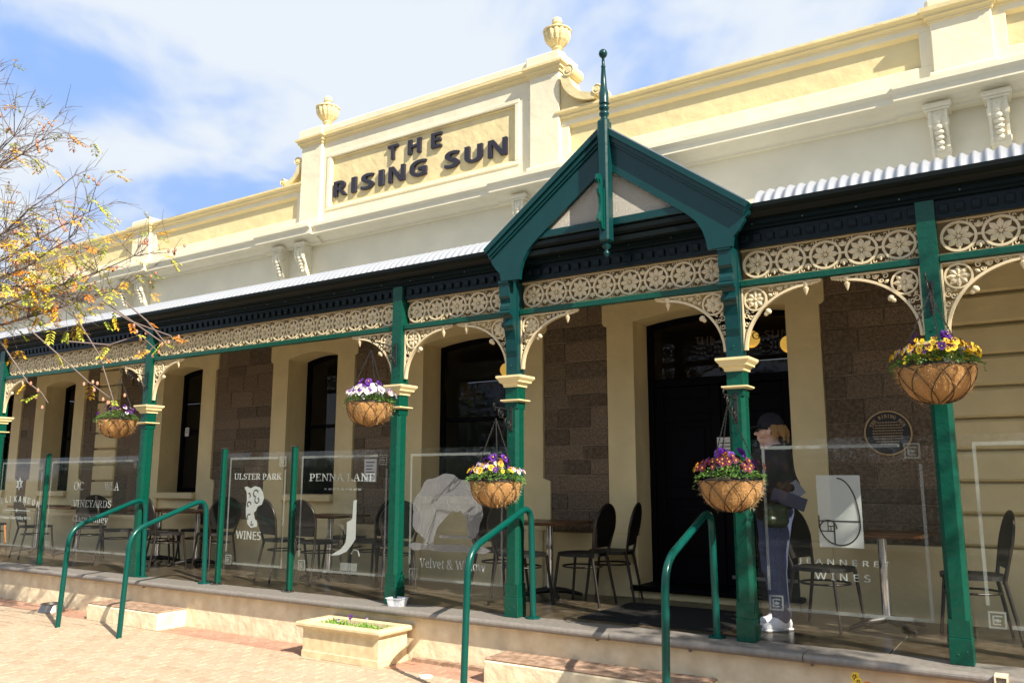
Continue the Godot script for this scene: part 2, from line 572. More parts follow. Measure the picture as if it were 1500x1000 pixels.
func build_platform() -> void:
	var t := thing("verandah_platform", "raised verandah floor with grey slate nosing and worn cream riser", "platform")
	var m := MB.new()
	m.box(Vector3(-20, G - 0.05, -1.64), Vector3(10, -0.052, 0.165), 0.004)
	part(t, "riser", m, M.riser)
	# floor slabs
	m = MB.new()
	m.box(Vector3(-20, -0.052, -1.64), Vector3(10, -0.008, -0.075))
	part(t, "joint_bed", m, M.joint)
	m = MB.new()
	m.box(Vector3(-0.446, -0.03, -0.386), Vector3(0.446, 0, 0.386), 0.003)
	var slab := m.mesh()
	for i in 32:
		for j in 2:
			var o := part(t, "floor_slab", slab, M.floor[(i * 7 + j * 5) % 3])
			o.position = Vector3(-19.5 + i * 0.9, -0.0005 * ((i * 3 + j) % 3), -0.467 - j * 0.78)
	# slate nosing stones with a rounded lip
	var x := -19.9
	var i := 0
	while x < 9.0:
		var len := [1.42, 1.30, 1.55, 1.38][i % 4] as float
		var prof := PackedVector2Array([Vector2(-0.07, -0.05), Vector2(-0.07, 0.0), Vector2(0.225, 0.0)])
		for k in 7:
			var a := PI / 2 - PI * (k + 0.5) / 7.0
			prof.append(Vector2(0.232 + 0.027 * cos(a), -0.029 + 0.029 * sin(a)))
		prof.append(Vector2(0.225, -0.058)); prof.append(Vector2(0.15, -0.058)); prof.append(Vector2(0.15, -0.05))
		m = MB.new()
		m.run_x(prof, x + 0.003, x + len - 0.003)
		var o := part(t, "nosing_stone", m, M.slate)
		o.position.y = -0.001 * (i % 3)
		x += len
		i += 1
	# steps
	for s in [[-9.42, -8.10, 0.52], [-3.93, -2.14, 0.50]]:
		m = MB.new()
		m.box(Vector3(s[0], G - 0.04, 0.16), Vector3(s[1], -0.262, s[2]), 0.012)
		var st := part(t, "step", m, M.riser)
		m = MB.new()
		m.box(Vector3(s[0] + 0.006, -0.262, 0.166), Vector3(s[1] - 0.006, -0.244, s[2] - 0.006), 0.008)
		part(st, "tread", m, M.tread)
	# thin skirting course at the foot of the riser
	m = MB.new()
	m.box(Vector3(-4.9, G - 0.02, 0.165), Vector3(-3.94, G + 0.035, 0.205), 0.008)
	part(t, "foot_course", m, M.tread)
	for xx in [-3.1, -2.35, -1.5, -8.9]:
		m = MB.new()
		m.box(Vector3(xx, -0.085, 0.165), Vector3(xx + 0.02, -0.058, 0.19), 0.003)
		part(t, "clip", m, M.slate)
	m = MB.new()
	for s in [[0.0, 0.07, 0.0, 0.008], [0.0, 0.07, 0.062, 0.07], [0.0, 0.008, 0.008, 0.062], [0.062, 0.07, 0.008, 0.062]]:
		m.box(Vector3(-0.43 + s[0], -0.07 + s[2], 0.17), Vector3(-0.43 + s[1], -0.07 + s[3], 0.285))
	part(t, "drain_outlet", m, M.riser)

func arc_head(x0: float, x1: float, y: float, rise: float, top: float) -> PackedVector2Array:
	var p := PackedVector2Array([Vector2(x0, top), Vector2(x0, y)])
	for k in range(1, 12):
		var t := k / 12.0
		p.append(Vector2(lerpf(x0, x1, t), y + rise * (1.0 - pow(2.0 * t - 1.0, 2.0))))
	p.append(Vector2(x1, y))
	p.append(Vector2(x1, top))
	return p

func stone_field(parent: Node3D, x0: float, x1: float, y0: float, y1: float) -> void:
	var m := MB.new()
	m.box(Vector3(x0, y0, -1.642), Vector3(x1, y1, -1.612))
	part(parent, "mortar", m, M.mortar)
	var y := y0
	while y < y1 - 0.02:
		var h := rng.randf_range(0.13, 0.23)
		if y1 - y - h < 0.12:
			h = y1 - y
		var x := x0
		var odd := rng.randf() < 0.5
		while x < x1 - 0.01:
			var w := rng.randf_range(0.28, 0.55)
			if odd:
				w *= 0.6
				odd = false
			if x1 - x - w < 0.16:
				w = x1 - x
			var cuts := 2 if h > 0.22 and rng.randf() < 0.25 else 1
			for c in cuts:
				m = MB.new()
				var ya := y + h * c / cuts + 0.005
				var yb := y + h * (c + 1) / cuts - 0.005
				m.box(Vector3(x + 0.005, ya, -1.63), Vector3(x + w - 0.005, yb, -1.602 + rng.randf() * 0.008), 0.006)
				part(parent, "stone", m, M.stone[rng.randi() % 5])
			x += w
		y += h

const OPEN := [[-16.75, -15.83, 0], [-14.74, -13.82, 0], [-11.37, -10.45, 0], [-8.63, -7.71, 0], [-6.29, -4.92, 0], [-3.54, -2.00, 1]]
const HEAD := 2.74
const SILL := 0.95

func moulding(a: Array) -> PackedVector2Array:
	var p := PackedVector2Array()
	for q in a:
		p.append(Vector2(q[0], q[1]))
	return p

func build_hotel() -> void:
	var t := thing("hotel_building", "cream painted stone hotel with moulded parapet and black windows", "building")
	# walls
	var x := -20.0
	var m := MB.new()
	for o in OPEN + [[10.0, 10.0, 2]]:
		m.box(Vector3(x, -0.3, -2.0), Vector3(o[0], 3.02, -1.64))
		x = o[1]
	for o in OPEN:
		m.prism(arc_head(o[0], o[1], HEAD, 0.07, 3.02), -2.0, -1.64)
		if o[2] == 0:
			m.box(Vector3(o[0], -0.3, -2.0), Vector3(o[1], SILL, -1.64))
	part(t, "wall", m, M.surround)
	m = MB.new()
	m.box(Vector3(-20, 3.02, -2.0), Vector3(10, 4.52, -1.6))
	part(t, "upper_wall", m, M.cream)
	m = MB.new()
	m.box(Vector3(-20, -0.3, -7.0), Vector3(10, 3.0, -6.9)); m.box(Vector3(-20, -0.3, -6.9), Vector3(-19.9, 3.0, -2.0)); m.box(Vector3(9.9, -0.3, -6.9), Vector3(10, 3.0, -2.0))
	m.box(Vector3(-20, 3.02, -7.0), Vector3(10, 3.1, -2.0)); m.box(Vector3(-19.9, -0.4, -6.9), Vector3(9.9, 0.0, -2.0))
	m.box(Vector3(-4.55, 0.0, -6.9), Vector3(-4.45, 3.02, -2.0)); m.box(Vector3(-1.5, 0.0, -6.9), Vector3(-1.4, 3.02, -2.0)); m.box(Vector3(-9.6, 0.0, -6.9), Vector3(-9.5, 3.02, -2.0))
	part(t, "interior_shell", m, M.room)
	# plinth between openings
	var pl := [[-20.0, -16.75], [-15.83, -14.74], [-13.82, -11.37], [-10.45, -8.63], [-7.71, -6.29], [-4.92, -3.54], [-2.0, 10.0]]
	for p in pl:
		m = MB.new()
		m.box(Vector3(p[0] - (0.0 if p[0] in [-3.54, -2.0] else 0.0), -0.01, -1.64), Vector3(p[1], 0.60, -1.592), 0.008)
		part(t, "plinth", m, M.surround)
	for o in OPEN:
		if o[2] == 0:
			m = MB.new()
			m.box(Vector3(o[0], 0.0, -1.64), Vector3(o[1], SILL - 0.09, -1.61))
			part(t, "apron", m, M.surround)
	# surrounds with shouldered heads
	for o in OPEN:
		var sw := 0.30
		var sd := node(t, "surround")
		for sg in [-1, 1]:
			var xa: float = o[0] - sw if sg < 0 else o[1]
			var xb: float = o[0] if sg < 0 else o[1] + sw
			m = MB.new()
			var out: float = xa if sg < 0 else xb
			var inn: float = xb if sg < 0 else xa
			var poly := PackedVector2Array([Vector2(inn, 0.605), Vector2(inn, HEAD), Vector2(inn, 2.98), Vector2(out + sg * 0.05, 2.98), Vector2(out + sg * 0.05, 2.80)])
			for k in 5:
				var a := k / 4.0 * PI / 2
				poly.append(Vector2(out + sg * (0.05 * cos(a)), 2.76 - 0.05 * sin(a) + 0.0))
			var ys := 1.12 if o[2] == 0 else 0.62
			poly.append(Vector2(out, ys + 0.03))
			if o[2] == 0:
				poly.append(Vector2(out + sg * 0.09, ys))
				poly.append(Vector2(out + sg * 0.09, 0.605))
			else:
				poly.append(Vector2(out, 0.605))
			m.prism(poly, -1.645, -1.580)
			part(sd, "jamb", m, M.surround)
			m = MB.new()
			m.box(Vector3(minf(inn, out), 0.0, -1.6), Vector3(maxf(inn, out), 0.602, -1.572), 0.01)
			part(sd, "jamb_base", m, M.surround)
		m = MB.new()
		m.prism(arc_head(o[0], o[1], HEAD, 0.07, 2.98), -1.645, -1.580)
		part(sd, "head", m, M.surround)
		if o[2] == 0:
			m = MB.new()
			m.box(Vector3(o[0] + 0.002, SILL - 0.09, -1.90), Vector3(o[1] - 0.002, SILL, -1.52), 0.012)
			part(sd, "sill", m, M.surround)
	# stone infill
	for f in [[-20.0, -17.06], [-15.52, -15.05], [-13.5, -13.12], [-12.52, -11.68], [-10.14, -8.94], [-7.4, -6.6], [-4.61, -3.85], [-1.69, -0.79]]:
		stone_field(node(t, "stone_wall"), f[0], f[1], 0.605, 3.0)
	# rusticated piers
	for p in [[-13.12, -12.52, 0.255], [-0.79, 0.95, 0.255]]:
		var pier := node(t, "rusticated_pier")
		var y := 0.605
		while y < 3.0:
			m = MB.new()
			m.box(Vector3(p[0], y + 0.012, -1.64), Vector3(p[1], minf(y + p[2] - 0.012, 3.0), -1.572), 0.018)
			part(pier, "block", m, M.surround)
			y += p[2]
	# windows
	for o in OPEN:
		if o[2] == 1:
			continue
		var w := node(t, "window")
		m = MB.new()
		var x0: float = o[0]; var x1: float = o[1]
		m.box(Vector3(x0, SILL, -1.98), Vector3(x0 + 0.06, 2.80, -1.92), 0.004); m.box(Vector3(x1 - 0.06, SILL, -1.98), Vector3(x1, 2.80, -1.92), 0.004)
		m.box(Vector3(x0 + 0.06, SILL, -1.98), Vector3(x1 - 0.06, SILL + 0.07, -1.92), 0.004)
		m.prism(arc_head(x0 + 0.06, x1 - 0.06, HEAD - 0.05, 0.06, 2.82), -1.98, -1.92)
		part(w, "frame", m, M.black)
		m = MB.new()
		m.box(Vector3(x0 + 0.06, 1.82, -1.965), Vector3(x1 - 0.06, 1.87, -1.925), 0.004)
		part(w, "meeting_rail", m, M.black)
		for q in [[SILL + 0.07, 1.82], [1.87, HEAD + 0.01]]:
			m = MB.new()
			m.box(Vector3(x0 + 0.06, q[0], -1.952), Vector3(x1 - 0.06, q[1], -1.946))
			part(w, "pane", m, M.winglass)
	# entrance doors, fanlight, threshold
	var d := node(t, "entrance")
	m = MB.new()
	m.box(Vector3(-3.54, 0.12, -1.98), Vector3(-3.48, 2.80, -1.92), 0.004); m.box(Vector3(-2.06, 0.12, -1.98), Vector3(-2.0, 2.80, -1.92), 0.004)
	m.box(Vector3(-3.48, 2.08, -1.98), Vector3(-2.06, 2.16, -1.90), 0.006)
	m.prism(arc_head(-3.48, -2.06, HEAD - 0.05, 0.06, 2.82), -1.98, -1.92)
	part(d, "door_frame", m, M.black)
	m = MB.new()
	m.box(Vector3(-3.48, 2.16, -1.953), Vector3(-2.06, 2.75, -1.947))
	part(d, "fanlight", m, M.winglass)
	for s in [[-3.475, -2.775, 0.0], [-2.765, -2.065, 0.0]]:
		m = MB.new()
		var x0: float = s[0]; var x1: float = s[1]
		m.box(Vector3(x0, 0.13, -1.975), Vector3(x1, 2.075, -1.95))
		for q in [[x0, x0 + 0.1, 0.13, 2.075], [x1 - 0.1, x1, 0.13, 2.075], [x0 + 0.1, x1 - 0.1, 0.13, 0.33], [x0 + 0.1, x1 - 0.1, 0.95, 1.07], [x0 + 0.1, x1 - 0.1, 1.72, 1.80], [x0 + 0.1, x1 - 0.1, 1.96, 2.075]]:
			m.box(Vector3(q[0], q[2], -1.95), Vector3(q[1], q[3], -1.93), 0.006)
		for q in [[0.40, 0.88], [1.14, 1.66]]:
			m.box(Vector3(x0 + 0.17, q[0], -1.95), Vector3(x1 - 0.17, q[1], -1.937), 0.01)
		var leaf := part(d, "door_leaf", m, M.black)
		m = MB.new()
		m.at(Transform3D(Basis(), Vector3(x1 - 0.05 if x0 < -3.0 else x0 + 0.05, 1.05, -1.90)))
		m.ball(Vector3(), Vector3(0.028, 0.028, 0.028), 10)
		m.box(Vector3(-0.01, -0.01, -0.03), Vector3(0.01, 0.01, 0.0))
		part(leaf, "knob", m, M.gold)
	m = MB.new()
	m.box(Vector3(-3.54, 0.0, -2.0), Vector3(-2.0, 0.08, -1.585), 0.01)
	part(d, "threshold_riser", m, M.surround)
	m = MB.new()
	m.box(Vector3(-3.60, 0.08, -2.0), Vector3(-1.95, 0.128, -1.50), 0.012)
	part(d, "threshold", m, M.black)
	m = MB.new()
	m.box(Vector3(-2.72, 0.20, -1.93), Vector3(-2.10, 0.235, -1.918), 0.004)
	part(d, "kick_strip", m, M.steel)
	words(d, "lettering", "THE RISING SUN", Vector3(-3.02, 2.50, -1.944), 0.075, 0.95, 0.003, mat("dimmed gilt", 0.055, 0.04, 0.02, 0.6), "Droid Sans", 400)  # dimness of the dark entrance is put into the gilt colour
	# main cornice
	var main := [[-1.62, 4.27], [-1.55, 4.27], [-1.55, 4.295], [-1.535, 4.31], [-1.50, 4.325], [-1.47, 4.35], [-1.36, 4.352], [-1.36, 4.415], [-1.345, 4.43], [-1.325, 4.445], [-1.325, 4.485], [-1.56, 4.525], [-1.62, 4.525]]
	var cor := node(t, "main_cornice")
	m = MB.new()
	m.run_x(moulding(main), -20, 10)
	part(cor, "cornice_run", m, M.cream)
	for px in [-12.24, -8.58, -4.62, -0.38, 3.6]:
		m = MB.new()
		var f := []
		for q in main:
			f.append([q[0] + (0.05 if q[0] > -1.6 else 0.0), q[1] + (0.003 if q[1] > 4.5 else -0.002 if q[1] < 4.28 else 0.0)])
		m.run_x(moulding(f), px - 0.54, px + 0.54)
		part(cor, "cornice_break", m, M.cream)
	# corbels
	for cx in [-12.47, -12.01, -8.80, -8.36, -4.84, -4.40, -0.60, -0.16]:
		corbel(t, cx)
	# parapet between pilasters
	for q in [[-15.7, -12.45], [-11.99, -8.54], [-4.36, -0.62], [-0.13, 3.4]]:
		parapet_bay(t, q[0], q[1])
	for px in [-15.93, -12.22, -0.375]:
		pilaster(t, px, 5.10, 5.23, false)
	for px in [-8.325, -4.56]:
		pilaster(t, px, 5.72, 5.84, true)
	sign_bay(t)
	for sg in [-1, 1]:
		scroll(t, sg)
	for ux in [-8.20, -4.47]:
		urn(t, ux)
	# roof behind the parapet
	m = MB.new()
	m.box(Vector3(-20, 4.2, -7.0), Vector3(10, 4.3, -1.95))
	part(t, "flat_roof", m, M.kerb)

func corbel(t: Node3D, cx: float) -> void:
	var c := node(t, "corbel")
	c.scale = Vector3(0.95, 0.95, 0.8)
	c.position = Vector3(cx * 0.05, 3.85 * 0.05, -1.6 * 0.2)
	var w := 0.072
	var prof := moulding([[-1.61, 4.26], [-1.40, 4.26], [-1.38, 4.22], [-1.375, 4.17], [-1.39, 4.11], [-1.43, 4.07], [-1.47, 4.03], [-1.485, 3.97], [-1.48, 3.93], [-1.50, 3.89], [-1.54, 3.86], [-1.61, 3.85]])
	var m := MB.new()
	m.run_x(prof, cx - w + 0.014, cx + w - 0.014)
	part(c, "core", m, M.cream)
	for sg in [-1, 1]:
		m = MB.new()
		var p2 := PackedVector2Array()
		for q in prof:
			p2.append(Vector2(q.x + (0.014 if q.x > -1.6 else 0.0), q.y))
		m.run_x(p2, cx + sg * (w - 0.008) - 0.012, cx + sg * (w - 0.008) + 0.012)
		m.at(Transform3D(Basis(Vector3(0, 0, 1), Vector3(0, 1, 0), Vector3(-1, 0, 0)), Vector3(cx + sg * (w + 0.006), 0, 0)))
		m.spiral(Vector2(-1.45, 4.17), 0.055, 0.008, 0.0, -9.0, 0.009, 18)
		m.spiral(Vector2(-1.52, 3.92), 0.035, 0.006, PI, PI + 8.0, 0.007, 14)
		part(c, "side_scroll", m, M.cream)
	m = MB.new()
	m.ball(Vector3(cx, 4.165, -1.378), Vector3(0.032, 0.045, 0.022), 10)
	for sg in [-1, 1]:
		m.ball(Vector3(cx + sg * 0.022, 4.20, -1.38), Vector3(0.015, 0.03, 0.02), 8)
	for k in 4:
		m.ball(Vector3(cx, 4.06 - k * 0.045, -1.415 - k * 0.022), Vector3(0.042 - k * 0.004, 0.026, 0.028), 10)
	m.ball(Vector3(cx, 4.105, -1.392), Vector3(0.034, 0.034, 0.024), 10)
	part(c, "leaf_carving", m, M.cream)
	m = MB.new()
	m.box(Vector3(cx - w - 0.03, 4.26, -1.6), Vector3(cx + w + 0.03, 4.285, -1.375), 0.008)
	m.box(Vector3(cx - w - 0.045, 4.285, -1.6), Vector3(cx + w + 0.045, 4.335, -1.36), 0.012)
	part(c, "abacus", m, M.cream)

func parapet_bay(t: Node3D, x0: float, x1: float) -> void:
	var b := node(t, "parapet")
	var m := MB.new()
	m.box(Vector3(x0 - 0.1, 4.50, -1.98), Vector3(x1 + 0.1, 5.12, -1.64))
	part(b, "panel", m, M.tan)
	m = MB.new()
	m.box(Vector3(x0 - 0.05, 4.515, -1.70), Vector3(x1 + 0.05, 4.735, -1.595), 0.006)
	part(b, "base_course", m, M.cream)
	m = MB.new()
	m.box(Vector3(x0 - 0.05, 5.06, -1.70), Vector3(x1 + 0.05, 5.125, -1.597), 0.004)
	m.box(Vector3(x0 - 0.05, 4.73, -1.70), Vector3(x0 + 0.09, 5.062, -1.598), 0.004)
	m.box(Vector3(x1 - 0.09, 4.73, -1.70), Vector3(x1 + 0.05, 5.062, -1.598), 0.004)
	part(b, "panel_border", m, M.cream)
	m = MB.new()
	m.run_x(moulding([[-1.645, 5.06], [-1.645, 5.03], [-1.615, 5.045], [-1.599, 5.06]]), x0 + 0.09, x1 - 0.09)
	part(b, "panel_moulding", m, M.tan)
	m = MB.new()
	m.run_x(moulding([[-1.98, 5.12], [-1.585, 5.12], [-1.583, 5.135], [-1.572, 5.15], [-1.560, 5.155], [-1.560, 5.175], [-1.545, 5.19], [-1.528, 5.20], [-1.528, 5.225], [-1.54, 5.232], [-1.98, 5.25]]), x0 - 0.05, x1 + 0.05)
	part(b, "parapet_cornice", m, M.tan)

func cap_ring(m: MB, x0: float, x1: float, prof: Array, zback: float) -> void:
	# mitred moulding round the front and the two sides of a pier; prof: [projection, y]
	var n := prof.size()
	for i in n - 1:
		var a: Array = prof[i]; var b: Array = prof[i + 1]
		var f0 := Vector3(x0 - a[0], a[1], -1.545 + a[0]); var f1 := Vector3(x1 + a[0], a[1], -1.545 + a[0])
		var g0 := Vector3(x0 - b[0], b[1], -1.545 + b[0]); var g1 := Vector3(x1 + b[0], b[1], -1.545 + b[0])
		var o := Vector3(0, -(b[0] - a[0]), (b[1] - a[1]))
		m.quad_o(f0, f1, g1, g0, o + Vector3(0, 0, 0.0001))
		var h0 := Vector3(x0 - a[0], a[1], zback); var k0 := Vector3(x0 - b[0], b[1], zback)
		m.quad_o(h0, f0, g0, k0, Vector3(-(b[1] - a[1]) - 0.0001, -(b[0] - a[0]), 0))
		var h1 := Vector3(x1 + a[0], a[1], zback); var k1 := Vector3(x1 + b[0], b[1], zback)
		m.quad_o(h1, f1, g1, k1, Vector3((b[1] - a[1]) + 0.0001, -(b[0] - a[0]), 0))

func pilaster(t: Node3D, px: float, y0: float, y1: float, tall: bool) -> void:
	var p := node(t, "pilaster")
	var x0 := px - 0.195; var x1 := px + 0.195
	if not tall:
		x0 = px - 0.235; x1 = px + 0.235
	var m := MB.new()
	m.box(Vector3(x0, 4.50, -1.98), Vector3(x1, y0 + 0.02, -1.545), 0.008)
	part(p, "shaft", m, M.cream)
	m = MB.new()
	m.box(Vector3(x0 - 0.035, 4.52, -1.9), Vector3(x1 + 0.03, 4.63, -1.512), 0.012)
	part(p, "base", m, M.cream)
	m = MB.new()
	var pr := [[0.0, y0], [0.015, y0], [0.018, y0 + 0.018], [0.03, y0 + 0.034], [0.042, y0 + 0.04], [0.042, y0 + 0.06], [0.056, y0 + 0.075], [0.072, y0 + 0.085], [0.072, y1 - 0.006], [0.06, y1], [-0.1, y1 + 0.02]]
	cap_ring(m, x0, x1, pr, -1.98)
	m.box(Vector3(x0 - 0.02, y0 + 0.01, -1.97), Vector3(x1 + 0.01, y1, -1.55))
	part(p, "cap_moulding", m, M.tan)
	m = MB.new()
	if tall:
		m.box(Vector3(x0 - 0.03, y1 - 0.01, -1.96), Vector3(x1 + 0.03, y1 + 0.125, -1.505), 0.015)
	else:
		m.box(Vector3(x0 - 0.03, y1 - 0.01, -1.96), Vector3(x1 + 0.03, y1 + 0.10, -1.52), 0.03)
	part(p, "cap_block", m, M.cream)

func words(parent: Node, called: String, text: String, where: Vector3, height: float, width: float, depth: float, m: Material, face := "Droid Sans", weight := 400) -> MeshInstance3D:
	var f := SystemFont.new()
	f.font_names = PackedStringArray([face])
	f.font_weight = weight
	var tm := TextMesh.new()
	tm.text = text
	tm.font = f
	tm.font_size = 64
	tm.pixel_size = 0.01
	tm.depth = 0.1
	tm.curve_step = 0.5
	tm.horizontal_alignment = HORIZONTAL_ALIGNMENT_LEFT
	tm.vertical_alignment = VERTICAL_ALIGNMENT_BOTTOM
	var box := tm.get_aabb()
	var o := MeshInstance3D.new()
	o.name = called
	o.mesh = tm
	o.material_override = m
	parent.add_child(o, true)
	var sx := width / box.size.x
	var sy := height / box.size.y
	o.scale = Vector3(sx, sy, depth / 0.1)
	o.position = where - Vector3(box.position.x * sx, box.position.y * sy, 0)
	return o

func sign_bay(t: Node3D) -> void:
	var s := node(t, "name_panel")
	var m := MB.new()
	m.box(Vector3(-8.14, 4.50, -1.98), Vector3(-4.74, 5.73, -1.635))
	part(s, "panel", m, M.tan)
	m = MB.new()
	m.box(Vector3(-8.14, 4.515, -1.70), Vector3(-4.74, 4.78, -1.60), 0.004)
	m.box(Vector3(-8.14, 5.50, -1.70), Vector3(-4.74, 5.735, -1.60), 0.004)
	m.box(Vector3(-8.14, 4.78, -1.70), Vector3(-7.97, 5.50, -1.601)); m.box(Vector3(-5.00, 4.78, -1.70), Vector3(-4.74, 5.50, -1.601))
	part(s, "field", m, M.cream)
	m = MB.new()
	for q in [[-8.06, -4.92, 4.735, 4.79], [-8.06, -4.92, 5.49, 5.55]]:
		m.box(Vector3(q[0], q[2], -1.62), Vector3(q[1], q[3], -1.586), 0.010)
	for q in [[-8.06, -7.985], [-4.99, -4.92]]:
		m.box(Vector3(q[0], 4.786, -1.62), Vector3(q[1], 5.494, -1.5865), 0.010)
	part(s, "panel_frame", m, M.cream)
	m = MB.new()
	for q in [[-7.985, -4.99, 4.79, 4.81], [-7.985, -4.99, 5.47, 5.49]]:
		m.box(Vector3(q[0], q[2], -1.64), Vector3(q[1], q[3], -1.612), 0.005)
	for q in [[-7.985, -7.965], [-5.01, -4.99]]:
		m.box(Vector3(q[0], 4.81, -1.64), Vector3(q[1], 5.47, -1.613), 0.005)
	part(s, "inner_bead", m, M.tan)
	m = MB.new()
	m.run_x(moulding([[-1.98, 5.73], [-1.585, 5.73], [-1.583, 5.745], [-1.572, 5.76], [-1.560, 5.765], [-1.560, 5.785], [-1.545, 5.80], [-1.528, 5.81], [-1.528, 5.835], [-1.54, 5.842], [-1.98, 5.842]]), -8.14, -4.74)
	part(s, "sign_cornice", m, M.tan)
	m = MB.new()
	m.box(Vector3(-8.10, 5.84, -1.96), Vector3(-4.78, 5.952, -1.545), 0.02)
	part(s, "blocking_course", m, M.cream)
	# raised letters, each one a piece of its own
	letter_row(s, "THE", -6.97, -6.09, 5.228, 0.195, 0.17)
	letter_row(s, "RISING SUN", -7.93, -5.11, 4.91, 0.215, 0.085)

func letter_row(s: Node3D, text: String, x0: float, x1: float, y: float, h: float, gap: float) -> void:
	var f := SystemFont.new()
	f.font_names = PackedStringArray(["Droid Sans"])
	f.font_weight = 700
	var wide := []
	var total := 0.0
	for ch in text:
		var w := {"I": 0.32, "S": 0.78, "R": 0.85, "N": 0.95, "G": 0.95, "U": 0.92, "T": 0.75, "H": 0.92, "E": 0.70, " ": 0.42}.get(ch, 0.8) as float
		wide.append(w)
		total += w
	var k := (x1 - x0 - gap * (text.length() - 1)) / total
	var x := x0
	for i in text.length():
		if text[i] != " ":
			if text[i] == "I":
				var bar := MB.new()
				bar.box(Vector3(x, y, -1.635), Vector3(x + wide[i] * k, y + h, -1.599), 0.003)
				part(s, "letter", bar, M.letter)
				x += wide[i] * k + gap
				continue
			var o := words(s, "letter", text[i], Vector3(x, y, -1.617), h, wide[i] * k, 0.036, M.letter, "Droid Sans", 700)
			o.set_meta("label", "dark raised letter %s of the hotel name" % text[i])
		x += wide[i] * k + gap

func scroll(t: Node3D, sg: int) -> void:
	var s := node(t, "scroll_buttress")
	var cx := -4.36 if sg > 0 else -8.52
	if sg < 0:
		s.scale = Vector3(0.8, 0.8, 1)
		s.position = Vector3(cx * 0.2, 5.23 * 0.2, -0.08)
	var m := MB.new()
	# concave sweep between two volutes
	var top := []
	var bot := []
	for k in 15:
		var u := k / 14.0
		var a := PI + u * PI / 2
		top.append(Vector2(0.46 + 0.31 * cos(a), 5.62 + 0.29 * sin(a)))
		bot.append(Vector2(0.46 + 0.42 * cos(a), 5.62 + 0.37 * sin(a)))
	var poly := PackedVector2Array()
	for q in top:
		poly.append(Vector2(cx + sg * q.x, q.y))
	bot.reverse()
	for q in bot:
		poly.append(Vector2(cx + sg * q.x, q.y))
	m.prism(poly, -1.72, -1.50)
	part(s, "sweep", m, M.tan)
	m = MB.new()
	m.prism(PackedVector2Array([Vector2(cx, 5.23), Vector2(cx + sg * 0.40, 5.23), Vector2(cx + sg * 0.22, 5.33), Vector2(cx + sg * 0.09, 5.52), Vector2(cx + sg * 0.06, 5.62), Vector2(cx, 5.62)]), -1.70, -1.58)
	part(s, "web", m, M.tan)
	for q in [[0.145, 5.66, 0.075], [0.50, 5.34, 0.062]]:
		m = MB.new()
		m.at(Transform3D(Basis(Vector3.RIGHT, PI / 2), Vector3(cx + sg * q[0], q[1], -1.61)))
		m.lathe(moulding([[0.001, 0.125], [q[2] * 0.4, 0.125], [q[2] * 0.45, 0.115], [q[2] * 0.75, 0.115], [q[2] * 0.85, 0.122], [q[2], 0.11], [q[2], -0.11], [0.001, -0.11]]), 20)
		part(s, "volute", m, M.tan)

func urn(t: Node3D, x: float) -> void:
	var p := moulding([[0.0, -0.02], [0.10, -0.02], [0.10, 0.02], [0.05, 0.03], [0.04, 0.055], [0.045, 0.075], [0.065, 0.095], [0.055, 0.11], [0.085, 0.135], [0.13, 0.18], [0.155, 0.23], [0.163, 0.275], [0.158, 0.30], [0.168, 0.305], [0.168, 0.318], [0.135, 0.328], [0.085, 0.35], [0.055, 0.375], [0.048, 0.40], [0.062, 0.415], [0.055, 0.43], [0.06, 0.45], [0.05, 0.475], [0.025, 0.49], [0.001, 0.495]])
	var m := MB.new()
	m.lathe(p, 56, 0.11, 14, 8, 12)
	var u := part(t, "urn", m, M.tan)
	u.position = Vector3(x, 5.985, -1.7)

func square_lathe(m: MB, prof: Array, ce: Vector3) -> void:
	for i in prof.size() - 1:
		var a: Array = prof[i]; var b: Array = prof[i + 1]
		for s in 4:
			var r := Basis(Vector3.UP, s * PI / 2)
			var o := r * Vector3(0, -(b[0] - a[0]), (b[1] - a[1]))
			if o.length() < 1e-6:
				continue
			m.quad_o(ce + r * Vector3(-a[0], a[1], a[0]), ce + r * Vector3(a[0], a[1], a[0]), ce + r * Vector3(b[0], b[1], b[0]), ce + r * Vector3(-b[0], b[1], b[0]), o)

func medallion() -> ArrayMesh:
	var m := MB.new()
	var p := 0.1175
	m.ring(Vector2(), 0.107, 0.090, -0.011, 0.011, 24)
	for k in 8:
		m.petal(Vector2.from_angle(k * TAU / 8) * 0.012, k * TAU / 8, 0.080, 0.0205, -0.008, 0.012)
		m.ball(Vector3(cos(k * TAU / 8 + PI / 8) * 0.03, sin(k * TAU / 8 + PI / 8) * 0.03, 0.008), Vector3(0.005, 0.005, 0.005), 5)
	m.ball(Vector3(0, 0, 0.006), Vector3(0.014, 0.014, 0.01), 8)
	m.box(Vector3(-p, 0.112, -0.010), Vector3(p, 0.124, 0.010))
	m.box(Vector3(-p, -0.124, -0.010), Vector3(p, -0.112, 0.010))
	m.box(Vector3(p - 0.012, -0.007, -0.009), Vector3(p + 0.012, 0.007, 0.009))
	for sg in [-1.0, 1.0]:
		var c := Vector2(p, sg * 0.072)
		for a in [-0.75, 0.0, 0.75]:
			m.petal(Vector2(p, sg * 0.045), (PI / 2 + a * 0.85) * sg, 0.052 if a == 0.0 else 0.043, 0.013, -0.007, 0.010)
		for h in [-1.0, 1.0]:
			m.spiral(Vector2(p + h * 0.034, sg * 0.093), 0.018, 0.004, (PI / 2 if sg > 0 else -PI / 2) * -1.0, (PI / 2 if sg > 0 else -PI / 2) * -1.0 + h * sg * 5.0, 0.004, 8)
			m.box(Vector3(p + h * 0.062 - 0.004, sg * 0.1 - 0.012, -0.006), Vector3(p + h * 0.062 + 0.004, sg * 0.1 + 0.012, 0.006))
	return m.mesh()

